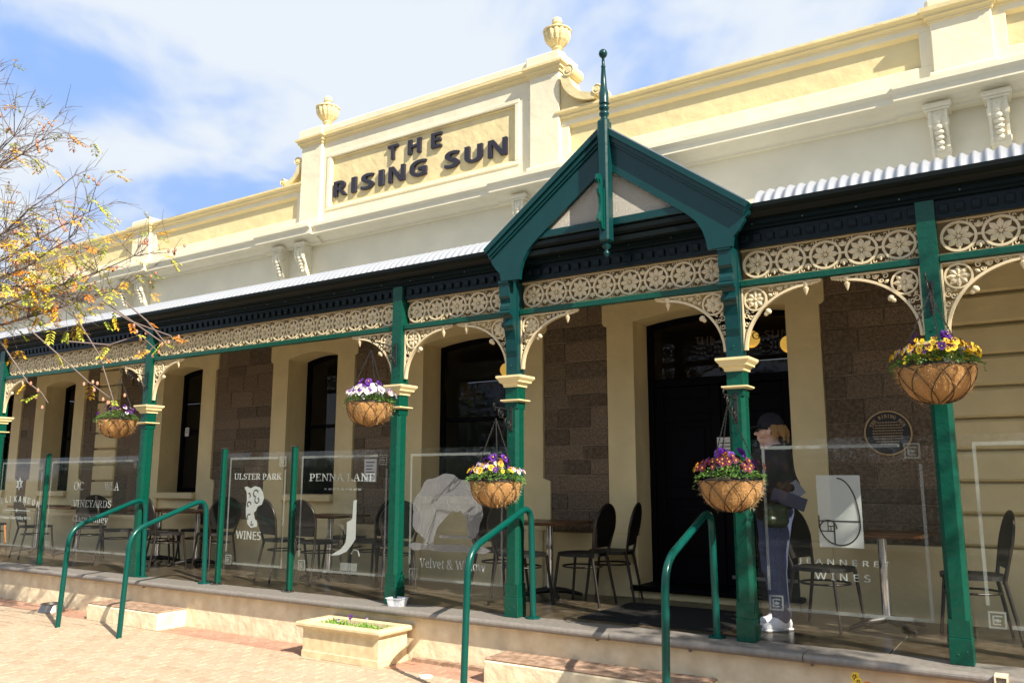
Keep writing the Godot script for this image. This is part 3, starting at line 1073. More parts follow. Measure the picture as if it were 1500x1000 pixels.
func bracket_mesh() -> ArrayMesh:
	var m := MB.new()
	m.box(Vector3(0, -0.48, -0.012), Vector3(0.014, -0.002, 0.012), 0.002)
	m.box(Vector3(0.014, -0.016, -0.012), Vector3(0.585, -0.002, 0.012), 0.002)
	# arched rib
	var inn := []
	var out := PackedVector2Array()
	for k in 23:
		var a := PI - (PI * 0.475) * k / 22.0
		out.append(Vector2(0.525 + 0.512 * cos(a), -0.48 + 0.455 * sin(a)))
		inn.append(Vector2(0.525 + 0.494 * cos(a), -0.48 + 0.437 * sin(a)))
	inn.reverse()
	for q in inn:
		out.append(q)
	m.prism(out, -0.017, 0.017)
	m.ring(Vector2(0.104, -0.104), 0.088, 0.075, -0.012, 0.012, 22)
	for k in 8:
		m.petal(Vector2(0.104, -0.104) + Vector2.from_angle(k * TAU / 8) * 0.008, k * TAU / 8, 0.069, 0.018, -0.008, 0.011)
	m.ball(Vector3(0.104, -0.104, 0.007), Vector3(0.012, 0.012, 0.008), 8)
	for s in [[0.036, -0.222, 0.027, 1.0], [0.066, -0.235, 0.022, -1.0], [0.032, -0.285, 0.024, -1.0], [0.030, -0.338, 0.017, 1.0], [0.024, -0.382, 0.012, -1.0], [0.225, -0.040, 0.024, 1.0], [0.250, -0.070, 0.018, -1.0], [0.285, -0.038, 0.020, -1.0], [0.335, -0.034, 0.015, 1.0], [0.375, -0.030, 0.012, -1.0], [0.41, -0.026, 0.009, 1.0]]:
		m.spiral(Vector2(s[0], s[1]), s[2], 0.004, 0.6, 0.6 + s[3] * 8.0, 0.005, 14)
	for q in [[0.05, -0.20, 2.2], [0.20, -0.07, -0.6], [0.07, -0.205, 0.8], [0.26, -0.03, -0.5]]:
		m.petal(Vector2(q[0], q[1]), q[2], 0.04, 0.012, -0.007, 0.009)
	# drop pendant, bud on the rib, frilled end
	m.at(Transform3D(Basis(), Vector3(0.475, 0, 0)))
	m.lathe(moulding([[0.001, -0.115], [0.008, -0.10], [0.017, -0.078], [0.022, -0.062], [0.014, -0.056], [0.014, -0.050], [0.021, -0.044], [0.021, -0.014], [0.001, -0.012]]), 10)
	m.at(Transform3D(Basis(Vector3.BACK, 2.35 - PI), Vector3(0.205, -0.195, 0)))
	m.ball(Vector3(0, -0.012, 0), Vector3(0.026, 0.022, 0.023), 8)
	m.ball(Vector3(0, -0.036, 0), Vector3(0.018, 0.019, 0.017), 8)
	m.home()
	for k in 5:
		m.petal(Vector2(0.50 + k * 0.018, -0.012), -PI / 2 - 0.3 + k * 0.1, 0.042 - k * 0.006, 0.012, -0.008, 0.009)
	return m.mesh()

func build_verandah() -> void:
	var t := thing("verandah", "green verandah with cream iron lace, posts, gable porch and corrugated roof", "verandah")
	var m: MB
	# posts
	for i in PX.size():
		var x: float = PX[i]
		var gabled := i == 4 or i == 5
		var p := node(t, "post")
		p.position = Vector3(x, 0, 0)
		m = MB.new()
		var w := 0.064
		var a := 0.026
		m.box(Vector3(-w - 0.004, 0.0, -w - 0.004), Vector3(w + 0.004, 0.16, w + 0.004), 0.004)
		m.box(Vector3(-w, 0.16, -w), Vector3(w, 0.27, w), 0.003)
		# chamfered shaft
		var oct := PackedVector2Array([Vector2(-w + a, -w), Vector2(w - a, -w), Vector2(w, -w + a), Vector2(w, w - a), Vector2(w - a, w), Vector2(-w + a, w), Vector2(-w, w - a), Vector2(-w, -w + a)])
		m.at(Transform3D(Basis(Vector3.RIGHT, -PI / 2), Vector3()))
		m.prism(oct, 0.265, 1.74)
		m.home()
		m.box(Vector3(-w, 1.74, -w), Vector3(w, 2.0, w), 0.003)
		part(p, "shaft", m, M.green)
		# taper from square to chamfer at both stops
		m = MB.new()
		square_lathe(m, [[w, 2.0], [w - 0.002, 2.0], [w - 0.006, 2.0], [w - 0.006, 3.0]], Vector3())
		part(p, "upper_shaft", m, M.green if not gabled else M.teal)
		m = MB.new()
		square_lathe(m, [[w, 1.93], [w + 0.012, 1.935], [w + 0.012, 1.948], [w + 0.022, 1.962], [w + 0.04, 1.972], [w + 0.04, 1.984], [w + 0.055, 2.002], [w + 0.062, 2.012], [w + 0.062, 2.03], [0.0, 2.034]], Vector3())
		part(p, "capital", m, M.trim)
		m = MB.new()
		square_lathe(m, [[w, 1.80], [w + 0.02, 1.802], [w + 0.032, 1.812], [w + 0.032, 1.822], [0.0, 1.826]], Vector3())
		part(p, "astragal", m, M.trim)
		for q in [[0.03, 0.08], [-0.02, 0.06], [0.0, 2.12]]:
			m = MB.new()
			m.ball(Vector3(q[0], q[1], w + 0.003), Vector3(0.009, 0.009, 0.004), 8)
			part(p, "bolt", m, M.green)
		if gabled:
			# deep console that carries the porch gable
			m = MB.new()
			m.run_x(moulding([[0.05, 2.86], [0.20, 2.86], [0.20, 2.835], [0.185, 2.83], [0.185, 2.72], [0.17, 2.70], [0.16, 2.66], [0.175, 2.63], [0.175, 2.60], [0.14, 2.565], [0.115, 2.53], [0.125, 2.50], [0.125, 2.47], [0.095, 2.43], [0.08, 2.35], [0.075, 2.25], [0.06, 2.20], [0.05, 2.20]]), -0.052, 0.052)
			part(p, "console", m, M.teal)
			m = MB.new()
			for q in [[2.575, 0.165], [2.475, 0.115]]:
				m.at(Transform3D(Basis(Vector3.BACK, PI / 2), Vector3(0, q[0], q[1])))
				m.lathe(moulding([[0.001, -0.06], [0.022, -0.06], [0.022, 0.06], [0.001, 0.06]]), 12)
			part(p, "console_roll", m, M.teal)
	# frieze: lace panels between the posts, rails, brackets
	var med := medallion()
	var br := bracket_mesh()
	for i in PX.size() - 1:
		var x0: float = PX[i] + 0.06; var x1: float = PX[i + 1] - 0.06
		var f := node(t, "lace_frieze")
		var n := int(round((x1 - x0) / 0.235))
		if screen(Vector3(x1, 2.7, 0)).x < -50 or screen(Vector3(x0, 2.7, 0)).x > 1550:
			n = 0
		var stepx := (x1 - x0) / maxi(n, 1)
		for k in n:
			var o := part(f, "medallion", med, M.lace)
			o.position = Vector3(x0 + stepx * (k + 0.5), 2.745, -0.03)
			o.scale = Vector3(stepx / 0.235, 1, 1)
		m = MB.new()
		m.box(Vector3(x0, 2.572, -0.025), Vector3(x1, 2.62, 0.035), 0.005)
		part(f, "lower_rail", m, M.green)
		for sg in [1, -1]:
			var o := part(f, "lace_bracket", br, M.lace)
			o.position = Vector3(x0 if sg > 0 else x1, 2.572, 0.0)
			o.scale = Vector3(sg, 1, 1)
	# eaves
	m = MB.new()
	m.run_x(moulding([[-0.06, 2.868], [0.028, 2.868], [0.028, 2.905], [0.020, 2.907], [0.020, 3.00], [0.045, 3.005], [0.05, 3.02], [0.07, 3.03], [0.075, 3.055], [0.10, 3.06], [-0.06, 3.06]]), -20.0, 9.0)
	part(t, "fascia", m, M.darkgreen)
	var den := MB.new()
	den.box(Vector3(-0.028, 2.915, 0.018), Vector3(0.028, 2.965, 0.045), 0.004)
	den.box(Vector3(-0.028, 2.905, 0.018), Vector3(0.028, 2.915, 0.036))
	var dsh := den.mesh()
	var x := -13.4
	while x < 0.3:
		var o := part(t, "dentil", dsh, M.darkgreen)
		o.position.x = x
		x += 0.097
	m = MB.new()
	m.run_x(moulding([[-0.05, 3.06], [0.105, 3.06], [0.125, 3.065], [0.135, 3.085], [0.15, 3.10], [0.17, 3.11], [0.178, 3.13], [0.178, 3.162], [0.168, 3.162], [0.168, 3.14], [-0.05, 3.14]]), -20.0, 9.0)
	part(t, "gutter", m, M.gutter)
	for k in 40:
		m = MB.new()
		m.ball(Vector3(-13.0 + k * 0.34 + (k % 3) * 0.03, 3.035, 0.075), Vector3(0.006, 0.006, 0.004), 6)
		part(t, "fixing_screw", m, M.steel)
	m = MB.new()
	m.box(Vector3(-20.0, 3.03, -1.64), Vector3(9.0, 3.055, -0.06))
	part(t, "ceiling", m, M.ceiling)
	# bullnose corrugated roof, sheet by sheet
	var R := 0.36
	var path := []
	for k in 11:
		var a := deg_to_rad(lerpf(64.0, 9.0, k / 10.0))
		path.append([Vector2(0.158 - R * (sin(deg_to_rad(64.0)) - sin(a)), 3.135 + R * (cos(a) - cos(deg_to_rad(64.0)))), a])
	var last: Vector2 = path[10][0]
	path.append([Vector2(-1.62, last.y + (last.x + 1.62) * tan(deg_to_rad(9.0))), deg_to_rad(9.0)])
	m = MB.new()
	var pitch := 0.0762
	for c in 10:
		for e in 8:
			var xa := (c + e / 8.0) * pitch; var xb := (c + (e + 1) / 8.0) * pitch
			for k in path.size() - 1:
				var ps := []
				var ns := []
				for q in [[xa, k], [xb, k], [xb, k + 1], [xa, k + 1]]:
					var an: float = path[q[1]][1]
					var nn := Vector2(sin(an), cos(an))
					var ph: float = q[0] / pitch * TAU
					var h := 0.012 * cos(ph)
					var pt: Vector2 = path[q[1]][0] + nn * h
					ps.append(Vector3(q[0], pt.y, pt.x))
					var slope := 0.012 * TAU / pitch * sin(ph)
					ns.append(Vector3(slope, nn.y, nn.x).normalized())
				m.tri_n(ps[0], ps[1], ps[2], ns[0], ns[1], ns[2])
				m.tri_n(ps[0], ps[2], ps[3], ns[0], ns[2], ns[3])
	var sheet := m.mesh()
	for k in range(-2, 36):
		var sx := -17.742 + k * 0.762
		if sx > -4.1 and sx < -2.4:
			continue
		var o := part(t, "roof_sheet", sheet, M.roof)
		o.position = Vector3(sx, 0.0004 * posmod(k, 2), 0)
	gable(t)
	# wrought brackets for the baskets
	for b in [[-9.31, 2.33, 0.40], [-5.291, 2.33, 0.40], [-3.952, 1.66, 0.32], [-1.966, 1.66, 0.32], [-0.611, 2.33, 0.32]]:
		var h := node(t, "basket_bracket")
		h.position = Vector3(b[0], b[1], 0.064)
		m = MB.new()
		m.box(Vector3(-0.014, -0.11, 0.0), Vector3(0.014, 0.11, 0.007), 0.002)
		for y in [-0.095, 0.095]:
			m.ball(Vector3(0, y, 0.008), Vector3(0.007, 0.007, 0.004), 6)
		part(h, "plate", m, M.iron)
		m = MB.new()
		var len: float = b[2] - 0.064
		m.at(Transform3D(Basis(Vector3(0, 0, 1), Vector3(0, 1, 0), Vector3(-1, 0, 0)), Vector3()))
		m.tube(PackedVector3Array([Vector3(0.0, 0.06, 0), Vector3(len * 0.5, 0.075, 0), Vector3(len, 0.075, 0), Vector3(len + 0.02, 0.09, 0), Vector3(len + 0.012, 0.11, 0), Vector3(len - 0.01, 0.10, 0)]), PackedFloat32Array([0.006]), 6)
		m.spiral(Vector2(len * 0.62, 0.03), 0.05, 0.01, PI / 2, PI / 2 - 8.0, 0.005, 18)
		m.spiral(Vector2(0.06, -0.035), 0.055, 0.012, -PI * 0.9, -PI * 0.9 + 9.0, 0.005, 18)
		m.tube(PackedVector3Array([Vector3(0.005, -0.09, 0), Vector3(0.06, -0.06, 0), Vector3(0.13, 0.0, 0), Vector3(len * 0.75, 0.075, 0)]), PackedFloat32Array([0.005]), 6)
		m.tube(PackedVector3Array([Vector3(len - 0.005, 0.072, 0), Vector3(len - 0.005, 0.05, 0)]), PackedFloat32Array([0.004]), 5)
		part(h, "scrollwork", m, M.iron)

func gable(t: Node3D) -> void:
	var cx := -2.935
	var g := node(t, "gable")
	g.position = Vector3(cx, 0, 0)
	g.scale = Vector3(0.97, 1, 1)
	var m: MB
	for sg in [-1.0, 1.0]:
		var pts := [[0.0, 3.985], [1.215, 3.105], [1.205, 3.075], [1.178, 3.055], [1.172, 3.03], [1.125, 2.965], [1.082, 2.925], [1.070, 2.852], [0.873, 2.852], [0.862, 2.93], [0.835, 3.01], [0.79, 3.085], [0.73, 3.145], [0.66, 3.20], [0.605, 3.24], [0.0, 3.685]]
		var poly := PackedVector2Array()
		for q in pts:
			poly.append(Vector2(sg * q[0], q[1]))
		m = MB.new()
		m.prism(poly, 0.165, 0.205)
		part(g, "barge_board", m, M.teal)
		# capping mouldings along the rake
		var d := Vector2(1.215, 3.105) - Vector2(0, 3.985)
		var u := d.normalized()
		var nn := Vector2(-u.y, u.x)
		if nn.y < 0:
			nn = -nn
		m = MB.new()
		for q in [[0.0, 0.045, 0.10, 0.262], [-0.035, 0.0, 0.12, 0.238], [-0.055, -0.035, 0.14, 0.222]]:
			var a: Vector2 = Vector2(0, 3.985) + nn * q[0]; var b: Vector2 = Vector2(0, 3.985) + nn * q[1]
			var e := d.length() - 0.015
			# plumb cut at the ridge
			var a0 := Vector2(0, a.y + (-a.x / u.x) * u.y); var b0 := Vector2(0, b.y + (-b.x / u.x) * u.y)
			var p2 := PackedVector2Array([a0, a + u * e, b + u * e, b0])
			var p3 := PackedVector2Array()
			for z in p2:
				p3.append(Vector2(sg * z.x, z.y))
			m.prism(p3, q[2], q[3])
		part(g, "rake_moulding", m, M.teal)
		m = MB.new()
		var r0 := Vector2(0, 4.042); var r1 := r0 + u * (d.length() - 0.015)
		var p4 := PackedVector2Array()
		for z in [r0, r1, r1 + Vector2(0, 0.012), r0 + Vector2(0, 0.012)]:
			p4.append(Vector2(sg * z.x, z.y))
		m.prism(p4, -1.62, 0.25)
		part(g, "porch_roof_slope", m, M.roof)
	m = MB.new()
	m.prism(PackedVector2Array([Vector2(-0.72, 3.20), Vector2(0.72, 3.20), Vector2(0.0, 3.75)]), 0.140, 0.162)
	part(g, "pressed_infill", m, M.pressed)
	m = MB.new()
	m.box(Vector3(-0.75, 3.185, 0.125), Vector3(0.75, 3.25, 0.185), 0.006)
	part(g, "tie_beam", m, M.teal)
	m = MB.new()
	m.run_x(moulding([[0.14, 3.18], [0.16, 3.18], [0.165, 3.15], [0.15, 3.14], [0.15, 3.10], [0.165, 3.09], [0.165, 3.05], [0.14, 3.04]]), -0.80, 0.80)
	part(g, "bed_mould", m, M.gutter)
	# king post, finial, pendant and fret
	var kx := 0.02
	m = MB.new()
	m.box(Vector3(kx - 0.046, 3.03, 0.19), Vector3(kx + 0.046, 4.075, 0.30), 0.014)
	var kp := part(g, "king_post", m, M.teal)
	m = MB.new()
	m.at(Transform3D(Basis(), Vector3(kx, 4.05, 0.245)))
	m.lathe(moulding([[0.001, 0.0], [0.045, 0.0], [0.045, 0.03], [0.03, 0.04], [0.028, 0.05], [0.042, 0.075], [0.044, 0.09], [0.03, 0.108], [0.042, 0.125], [0.045, 0.14], [0.032, 0.165], [0.044, 0.172], [0.044, 0.18], [0.040, 0.20], [0.042, 0.27], [0.038, 0.275], [0.038, 0.285], [0.033, 0.29], [0.033, 0.30], [0.030, 0.305], [0.017, 0.50], [0.02, 0.505], [0.02, 0.512], [0.014, 0.52], [0.012, 0.585], [0.018, 0.59]]), 16)
	m.ball(Vector3(0, 0.625, 0), Vector3(0.038, 0.04, 0.038), 14)
	part(kp, "finial", m, M.teal)
	m = MB.new()
	m.at(Transform3D(Basis(), Vector3(kx, 2.90, 0.245)))
	m.lathe(moulding([[0.001, 0.0], [0.012, 0.008], [0.024, 0.03], [0.026, 0.045], [0.012, 0.06], [0.012, 0.066], [0.036, 0.085], [0.04, 0.10], [0.018, 0.115], [0.018, 0.12], [0.035, 0.13], [0.035, 0.14], [0.001, 0.14]]), 14)
	part(kp, "pendant", m, M.teal)
	m = MB.new()
	m.at(Transform3D(Basis(Vector3(0, 0, 1), Vector3(0, 1, 0), Vector3(-1, 0, 0)), Vector3(kx, 0, 0.30)))
	m.prism(moulding([[0.0, 3.12], [0.035, 3.13], [0.055, 3.18], [0.085, 3.165], [0.105, 3.19], [0.085, 3.23], [0.06, 3.26], [0.05, 3.33], [0.06, 3.39], [0.085, 3.41], [0.09, 3.44], [0.06, 3.46], [0.05, 3.50], [0.07, 3.53], [0.09, 3.52], [0.08, 3.495], [0.095, 3.485], [0.112, 3.52], [0.10, 3.565], [0.065, 3.58], [0.025, 3.555], [0.015, 3.50], [0.02, 3.44], [0.0, 3.43]]), -0.011, 0.011)
	m.prism(moulding([[0.0, 3.12], [0.016, 3.12], [0.016, 3.47], [0.0, 3.47]]), -0.02, 0.02)
	part(kp, "fret_bracket", m, M.rail)

func strip(m: MB, x0: float, x1: float, y0: float, y1: float) -> void:
	m.box(Vector3(x0, y0, 0.0), Vector3(x1, y1, 0.0015))

func screen_pane(x0: float, x1: float, label: String) -> Node3D:
	var s := thing("glass_screen", label, "glass screen", Vector3(0, 0, -0.03), 0.0, "etched glass screens along the verandah edge")
	var m := MB.new()
	m.box(Vector3(x0, 0.10, -0.010), Vector3(x1, 1.425, 0.0), 0.001)
	part(s, "pane", m, M.glass)
	# etched border with a key square at two corners
	var a := x0 + 0.07; var b := x1 - 0.07
	var e := 0.0015
	m = MB.new()
	m.at(Transform3D(Basis(), Vector3(0, 0, e)))
	strip(m, a + 0.02, b - 0.13, 1.352, 1.376)
	strip(m, a, a + 0.02, 0.36, 1.376)
	strip(m, b - 0.02, b, 0.225, 1.24)
	strip(m, a + 0.13, b - 0.02, 0.225, 0.249)
	part(s, "etched_border", m, M.etch)
	for c in [Vector2(b - 0.055, 1.325), Vector2(a + 0.055, 0.275)]:
		m = MB.new()
		m.at(Transform3D(Basis(), Vector3(c.x, c.y, e)))
		for q in [[-0.05, 0.05, 0.04, 0.052], [-0.05, 0.05, -0.052, -0.04], [-0.05, -0.038, -0.04, 0.04], [0.038, 0.05, -0.04, 0.04], [-0.028, 0.028, 0.018, 0.028], [-0.028, 0.018, -0.03, -0.02], [-0.028, -0.018, -0.02, 0.018]]:
			strip(m, q[0], q[1], q[2], q[3])
		for k in 3:
			m.petal(Vector2(0.0, -0.014), PI / 2 + (k - 1) * 0.8, 0.028, 0.008, 0.0, 0.002)
		part(s, "corner_emblem", m, M.etch)
	return s

func etched(s: Node3D, called: String, text: String, x: float, y: float, h: float, w: float, face := "Droid Serif", weight := 400) -> void:
	stuff(words(s, called, text, Vector3(x, y, 0.0022), h, w, 0.0015, M.etchpale, face, weight))

func figure(s: Node3D, called: String, polys: Array, m: Material, z := 0.0015) -> void:
	var b := MB.new()
	for p in polys:
		b.prism(moulding(p), z, z + 0.0015)
	part(s, called, b, m)

func build_screens() -> void:
	var s := screen_pane(-12.83, -11.60, "glass screen etched with a six pointed star over KILIKANOON")
	var star := []
	for k in 12:
		var r := 0.10 if k % 2 == 0 else 0.055
		star.append([-12.25 + sin(k * PI / 6) * r, 1.07 + cos(k * PI / 6) * r])
	figure(s, "star", [star], M.etchpale)
	words(s, "initial", "K", Vector3(-12.275, 1.035, 0.004), 0.07, 0.05, 0.001, M.iron, "Droid Serif", 700)
	var text := "KILIKANOON"
	for k in 10:
		var u := (k - 4.5) / 4.5
		var o := words(s, "letter", text[k], Vector3(-12.26 + u * 0.53 - 0.035, 0.825 - 0.06 * u * u, 0.0022), 0.085, 0.03 if text[k] == "I" else 0.072, 0.0015, M.etchpale, "Droid Sans", 700)
		o.rotation.z = -u * 0.2
	figure(s, "rule", [[[-12.6, 0.715], [-12.28, 0.715], [-12.26, 0.735], [-12.24, 0.715], [-11.9, 0.715], [-11.9, 0.705], [-12.24, 0.705], [-12.26, 0.685], [-12.28, 0.705], [-12.6, 0.705]]], M.etchpale)
	etched(s, "tagline", "Premium Clare Valley Wines", -12.72, 0.575, 0.06, 0.86, "Droid Sans")
	s = screen_pane(-11.52, -9.40, "long glass screen etched with VINEYARDS in tall serif capitals")
	etched(s, "lettering", "OC", -10.87, 1.0, 0.105, 0.22)
	etched(s, "lettering", "WLA", -10.18, 1.0, 0.105, 0.32)
	etched(s, "lettering", "VINEYARDS", -10.86, 0.785, 0.09, 0.86)
	etched(s, "lettering", "Clare Valley", -10.84, 0.575, 0.105, 0.80)
	s = screen_pane(-7.83, -6.785, "narrow glass screen etched ULSTER PARK WINES over a patterned white creature")
	etched(s, "lettering", "ULSTER PARK", -7.68, 1.135, 0.066, 0.76)
	etched(s, "lettering", "WINES", -7.60, 0.50, 0.085, 0.40, "Droid Sans")
	figure(s, "creature", [[[-7.50, 1.05], [-7.46, 1.06], [-7.40, 1.04], [-7.33, 1.065], [-7.25, 1.05], [-7.20, 1.0], [-7.18, 0.93], [-7.21, 0.87], [-7.27, 0.85], [-7.30, 0.80], [-7.33, 0.78], [-7.31, 0.72], [-7.27, 0.68], [-7.27, 0.635], [-7.33, 0.63], [-7.36, 0.62], [-7.42, 0.66], [-7.45, 0.74], [-7.46, 0.82], [-7.45, 0.92], [-7.46, 1.0]]], M.etchpale)
	var b := MB.new()
	b.at(Transform3D(Basis(), Vector3(0, 0, 0.0035)))
	for q in [[-7.31, 0.985, 0.045, 0.4, 5.0], [-7.28, 0.92, 0.04, 2.5, 7.5], [-7.41, 0.87, 0.035, 0.0, 4.5], [-7.40, 0.73, 0.04, 1.0, 4.0], [-7.34, 0.67, 0.025, 2.0, 6.0], [-7.42, 0.97, 0.03, -1.0, 2.0]]:
		b.spiral(Vector2(q[0], q[1]), q[2], q[2] * 0.6, q[3], q[4], 0.005, 10)
	stuff(part(s, "creature_markings", b, M.iron))
	s = screen_pane(-6.69, -5.37, "glass screen etched PENNA LANE over a curling lane figure")
	etched(s, "lettering", "PENNA LANE", -6.50, 1.12, 0.075, 0.90)
	b = MB.new()
	b.at(Transform3D(Basis(), Vector3(0, 0, 0.0022)))
	for k in 9:
		strip(b, -6.28 + k * 0.058, -6.28 + k * 0.058 + (0.044 if k % 3 else 0.03), 1.03, 1.05)
	stuff(part(s, "faint_subtitle", b, M.etch))
	figure(s, "lane_figure", [[[-5.87, 0.93], [-5.83, 0.94], [-5.83, 0.56], [-5.88, 0.50], [-5.94, 0.44], [-6.04, 0.40], [-6.16, 0.39], [-6.02, 0.46], [-5.96, 0.52], [-5.95, 0.60], [-5.95, 0.72], [-5.90, 0.74], [-5.88, 0.76]], [[-5.99, 0.88], [-5.95, 0.92], [-5.90, 0.92], [-5.94, 0.89], [-5.96, 0.86], [-5.90, 0.80], [-5.90, 0.76], [-6.00, 0.74], [-6.08, 0.70], [-6.02, 0.70], [-5.97, 0.62], [-6.03, 0.56], [-6.00, 0.64], [-6.04, 0.69], [-6.09, 0.72], [-6.02, 0.76], [-5.93, 0.78], [-5.93, 0.80], [-6.0, 0.85]]], M.etchpale)
	b = MB.new()
	b.at(Transform3D(Basis(), Vector3(0, 0, 0.003)))
	b.tube(PackedVector3Array([Vector3(-5.88, 0.42, 0), Vector3(-5.84, 0.46, 0), Vector3(-5.79, 0.45, 0), Vector3(-5.77, 0.40, 0)]), PackedFloat32Array([0.008]), 5)
	strip(b, -6.02, -5.80, 0.255, 0.33)
	part(s, "lane_bench", b, M.etch)
	s = screen_pane(-5.22, -4.03, "glass screen etched with a grey willow tree and Velvet & Willow")
	var cr := []
	var jag := RandomNumberGenerator.new()
	jag.seed = 5
	for k in 64:
		var a := TAU * k / 64.0
		var r := 1.0 + 0.035 * sin(k * 0.9) + jag.randf_range(-0.018, 0.018)
		cr.append([-4.72 + cos(a) * 0.39 * r * (1.0 if sin(a) > 0 else 1.05), 0.84 + sin(a) * (0.34 if sin(a) > 0 else 0.32) * r])
	# crown with an opening under it
	var hole := []
	for q in [[-4.86, 0.60], [-4.82, 0.70], [-4.72, 0.80], [-4.64, 0.86], [-4.60, 0.84], [-4.56, 0.86], [-4.50, 0.80], [-4.48, 0.68], [-4.46, 0.60]]:
		hole.append(q)
	var crown := []
	for q in cr:
		if not (q[1] < 0.60 and q[0] > -4.92 and q[0] < -4.42):
			crown.append(q)
	var cut := Geometry2D.clip_polygons(moulding(cr), moulding(hole + [[-4.46, 0.40], [-4.86, 0.40]]))
	b = MB.new()
	for q in cut:
		if not Geometry2D.is_polygon_clockwise(q):
			b.prism(q, 0.0015, 0.003)
	b.prism(moulding([[-5.16, 0.53], [-5.1, 0.56], [-4.9, 0.55], [-4.6, 0.56], [-4.3, 0.55], [-4.22, 0.52], [-4.3, 0.49], [-4.5, 0.50], [-4.7, 0.485], [-4.9, 0.50], [-5.1, 0.49]]), 0.0031, 0.0042)
	b.prism(moulding([[-4.80, 0.64], [-4.44, 0.64], [-4.44, 0.61], [-4.80, 0.61]]), 0.0015, 0.003)
	part(s, "willow_tree", b, M.etchtree)
	b = MB.new()
	b.at(Transform3D(Basis(), Vector3(0, 0, 0.0032)))
	for k in 150:
		var x := jag.randf_range(-5.08, -4.36); var y := jag.randf_range(0.62, 1.14)
		if Geometry2D.is_point_in_polygon(Vector2(x, y), cut[0]) and Geometry2D.is_point_in_polygon(Vector2(x, y - 0.05), cut[0]):
			b.tube(PackedVector3Array([Vector3(x, y, 0), Vector3(x + jag.randf_range(-0.02, 0.02), y - 0.03, 0), Vector3(x + jag.randf_range(-0.02, 0.02), y - 0.06, 0)]), PackedFloat32Array([0.0022]), 4)
	b.tube(PackedVector3Array([Vector3(-4.96, 0.55, 0), Vector3(-4.93, 0.66, 0), Vector3(-4.88, 0.76, 0), Vector3(-4.80, 0.85, 0)]), PackedFloat32Array([0.02, 0.016, 0.012, 0.006]), 5)
	stuff(part(s, "willow_strokes", b, M.etch))
	etched(s, "lettering", "Velvet & Willow", -5.02, 0.34, 0.085, 0.74)
	s = screen_pane(-1.89, -0.69, "glass screen etched with a black spiral on a pale square above JEANNERET WINES")
	figure(s, "pale_square", [[[-1.445, 0.675], [-1.155, 0.675], [-1.155, 1.165], [-1.445, 1.165]]], M.etchpale)
	b = MB.new()
	b.at(Transform3D(Basis(), Vector3(0, 0, 0.004)))
	var gold := PackedVector3Array()
	for k in 31:
		var a := PI / 2 - k / 30.0 * PI * 1.5
		var r := 1.0
		gold.append(Vector3(-1.305 + cos(a) * 0.135 * r, 0.835 + sin(a) * (0.31 if a > 0 else 0.145), 0))
	b.tube(gold, PackedFloat32Array([0.0045]), 5)
	b.spiral(Vector2(-1.375, 0.80), 0.065, 0.05, PI, 0.0, 0.0045, 10)
	for q in [[-1.445, -1.165, 0.848, 0.856], [-1.445, -1.437, 0.80, 0.89], [-1.345, -1.337, 0.69, 0.85], [-1.44, -1.34, 0.78, 0.787], [-1.385, -1.379, 0.785, 0.85], [-1.382, -1.34, 0.815, 0.821], [-1.366, -1.361, 0.787, 0.818]]:
		strip(b, q[0], q[1], q[2], q[3])
	part(s, "spiral_lines", b, M.iron)
	etched(s, "lettering", "J E A N N E R E T", -1.60, 0.548, 0.046, 0.60, "Droid Sans")
	etched(s, "lettering", "W I N E S", -1.49, 0.455, 0.046, 0.36, "Droid Sans")
	s = screen_pane(-0.53, 0.66, "plain bordered glass screen in front of the rusticated pier")
	# slim green posts that carry the glass
	var m := MB.new()
	m.box(Vector3(-0.028, 0.012, -0.028), Vector3(0.028, 1.475, 0.028), 0.008)
	var shaft := m.mesh()
	m = MB.new()
	m.box(Vector3(-0.032, 1.475, -0.032), Vector3(0.032, 1.485, 0.032), 0.004)
	var cap := m.mesh()
	m = MB.new()
	m.box(Vector3(-0.06, 0.0, -0.05), Vector3(0.06, 0.010, 0.05), 0.002)
	for a in [-0.045, 0.045]:
		for q in [-0.036, 0.036]:
			m.ball(Vector3(a, 0.014, q), Vector3(0.008, 0.010, 0.008), 6)
	var foot := m.mesh()
	m = MB.new()
	m.box(Vector3(-0.004, 0.02, 0.0285), Vector3(0.004, 1.47, 0.031))
	var groove := m.mesh()
	for q in [[-11.56, "slim green glass post between the star screen and the VINEYARDS screen"], [-7.872, "slim green glass post beside the open steps at the ULSTER PARK screen"], [-6.737, "slim green glass post between the ULSTER PARK and PENNA LANE screens"]]:
		var p := thing("screen_post", q[1], "post", Vector3(q[0], 0, -0.032), 0.0, "slim posts that carry the glass")
		part(p, "shaft", shaft, M.green)
		part(p, "cap", cap, M.steel)
		part(p, "foot_plate", foot, M.steel)
		part(p, "glazing_groove", groove, M.darkgreen)

func bend(pts: Array, r: float) -> PackedVector3Array:
	var out := PackedVector3Array([pts[0]])
	for i in range(1, pts.size() - 1):
		var p: Vector3 = pts[i]
		var a: Vector3 = p + (pts[i - 1] - p).normalized() * r
		var b: Vector3 = p + (pts[i + 1] - p).normalized() * r
		for k in 9:
			var t := k / 8.0
			out.append(a.lerp(p, t).lerp(p.lerp(b, t), t))
	out.append(pts[-1])
	return out

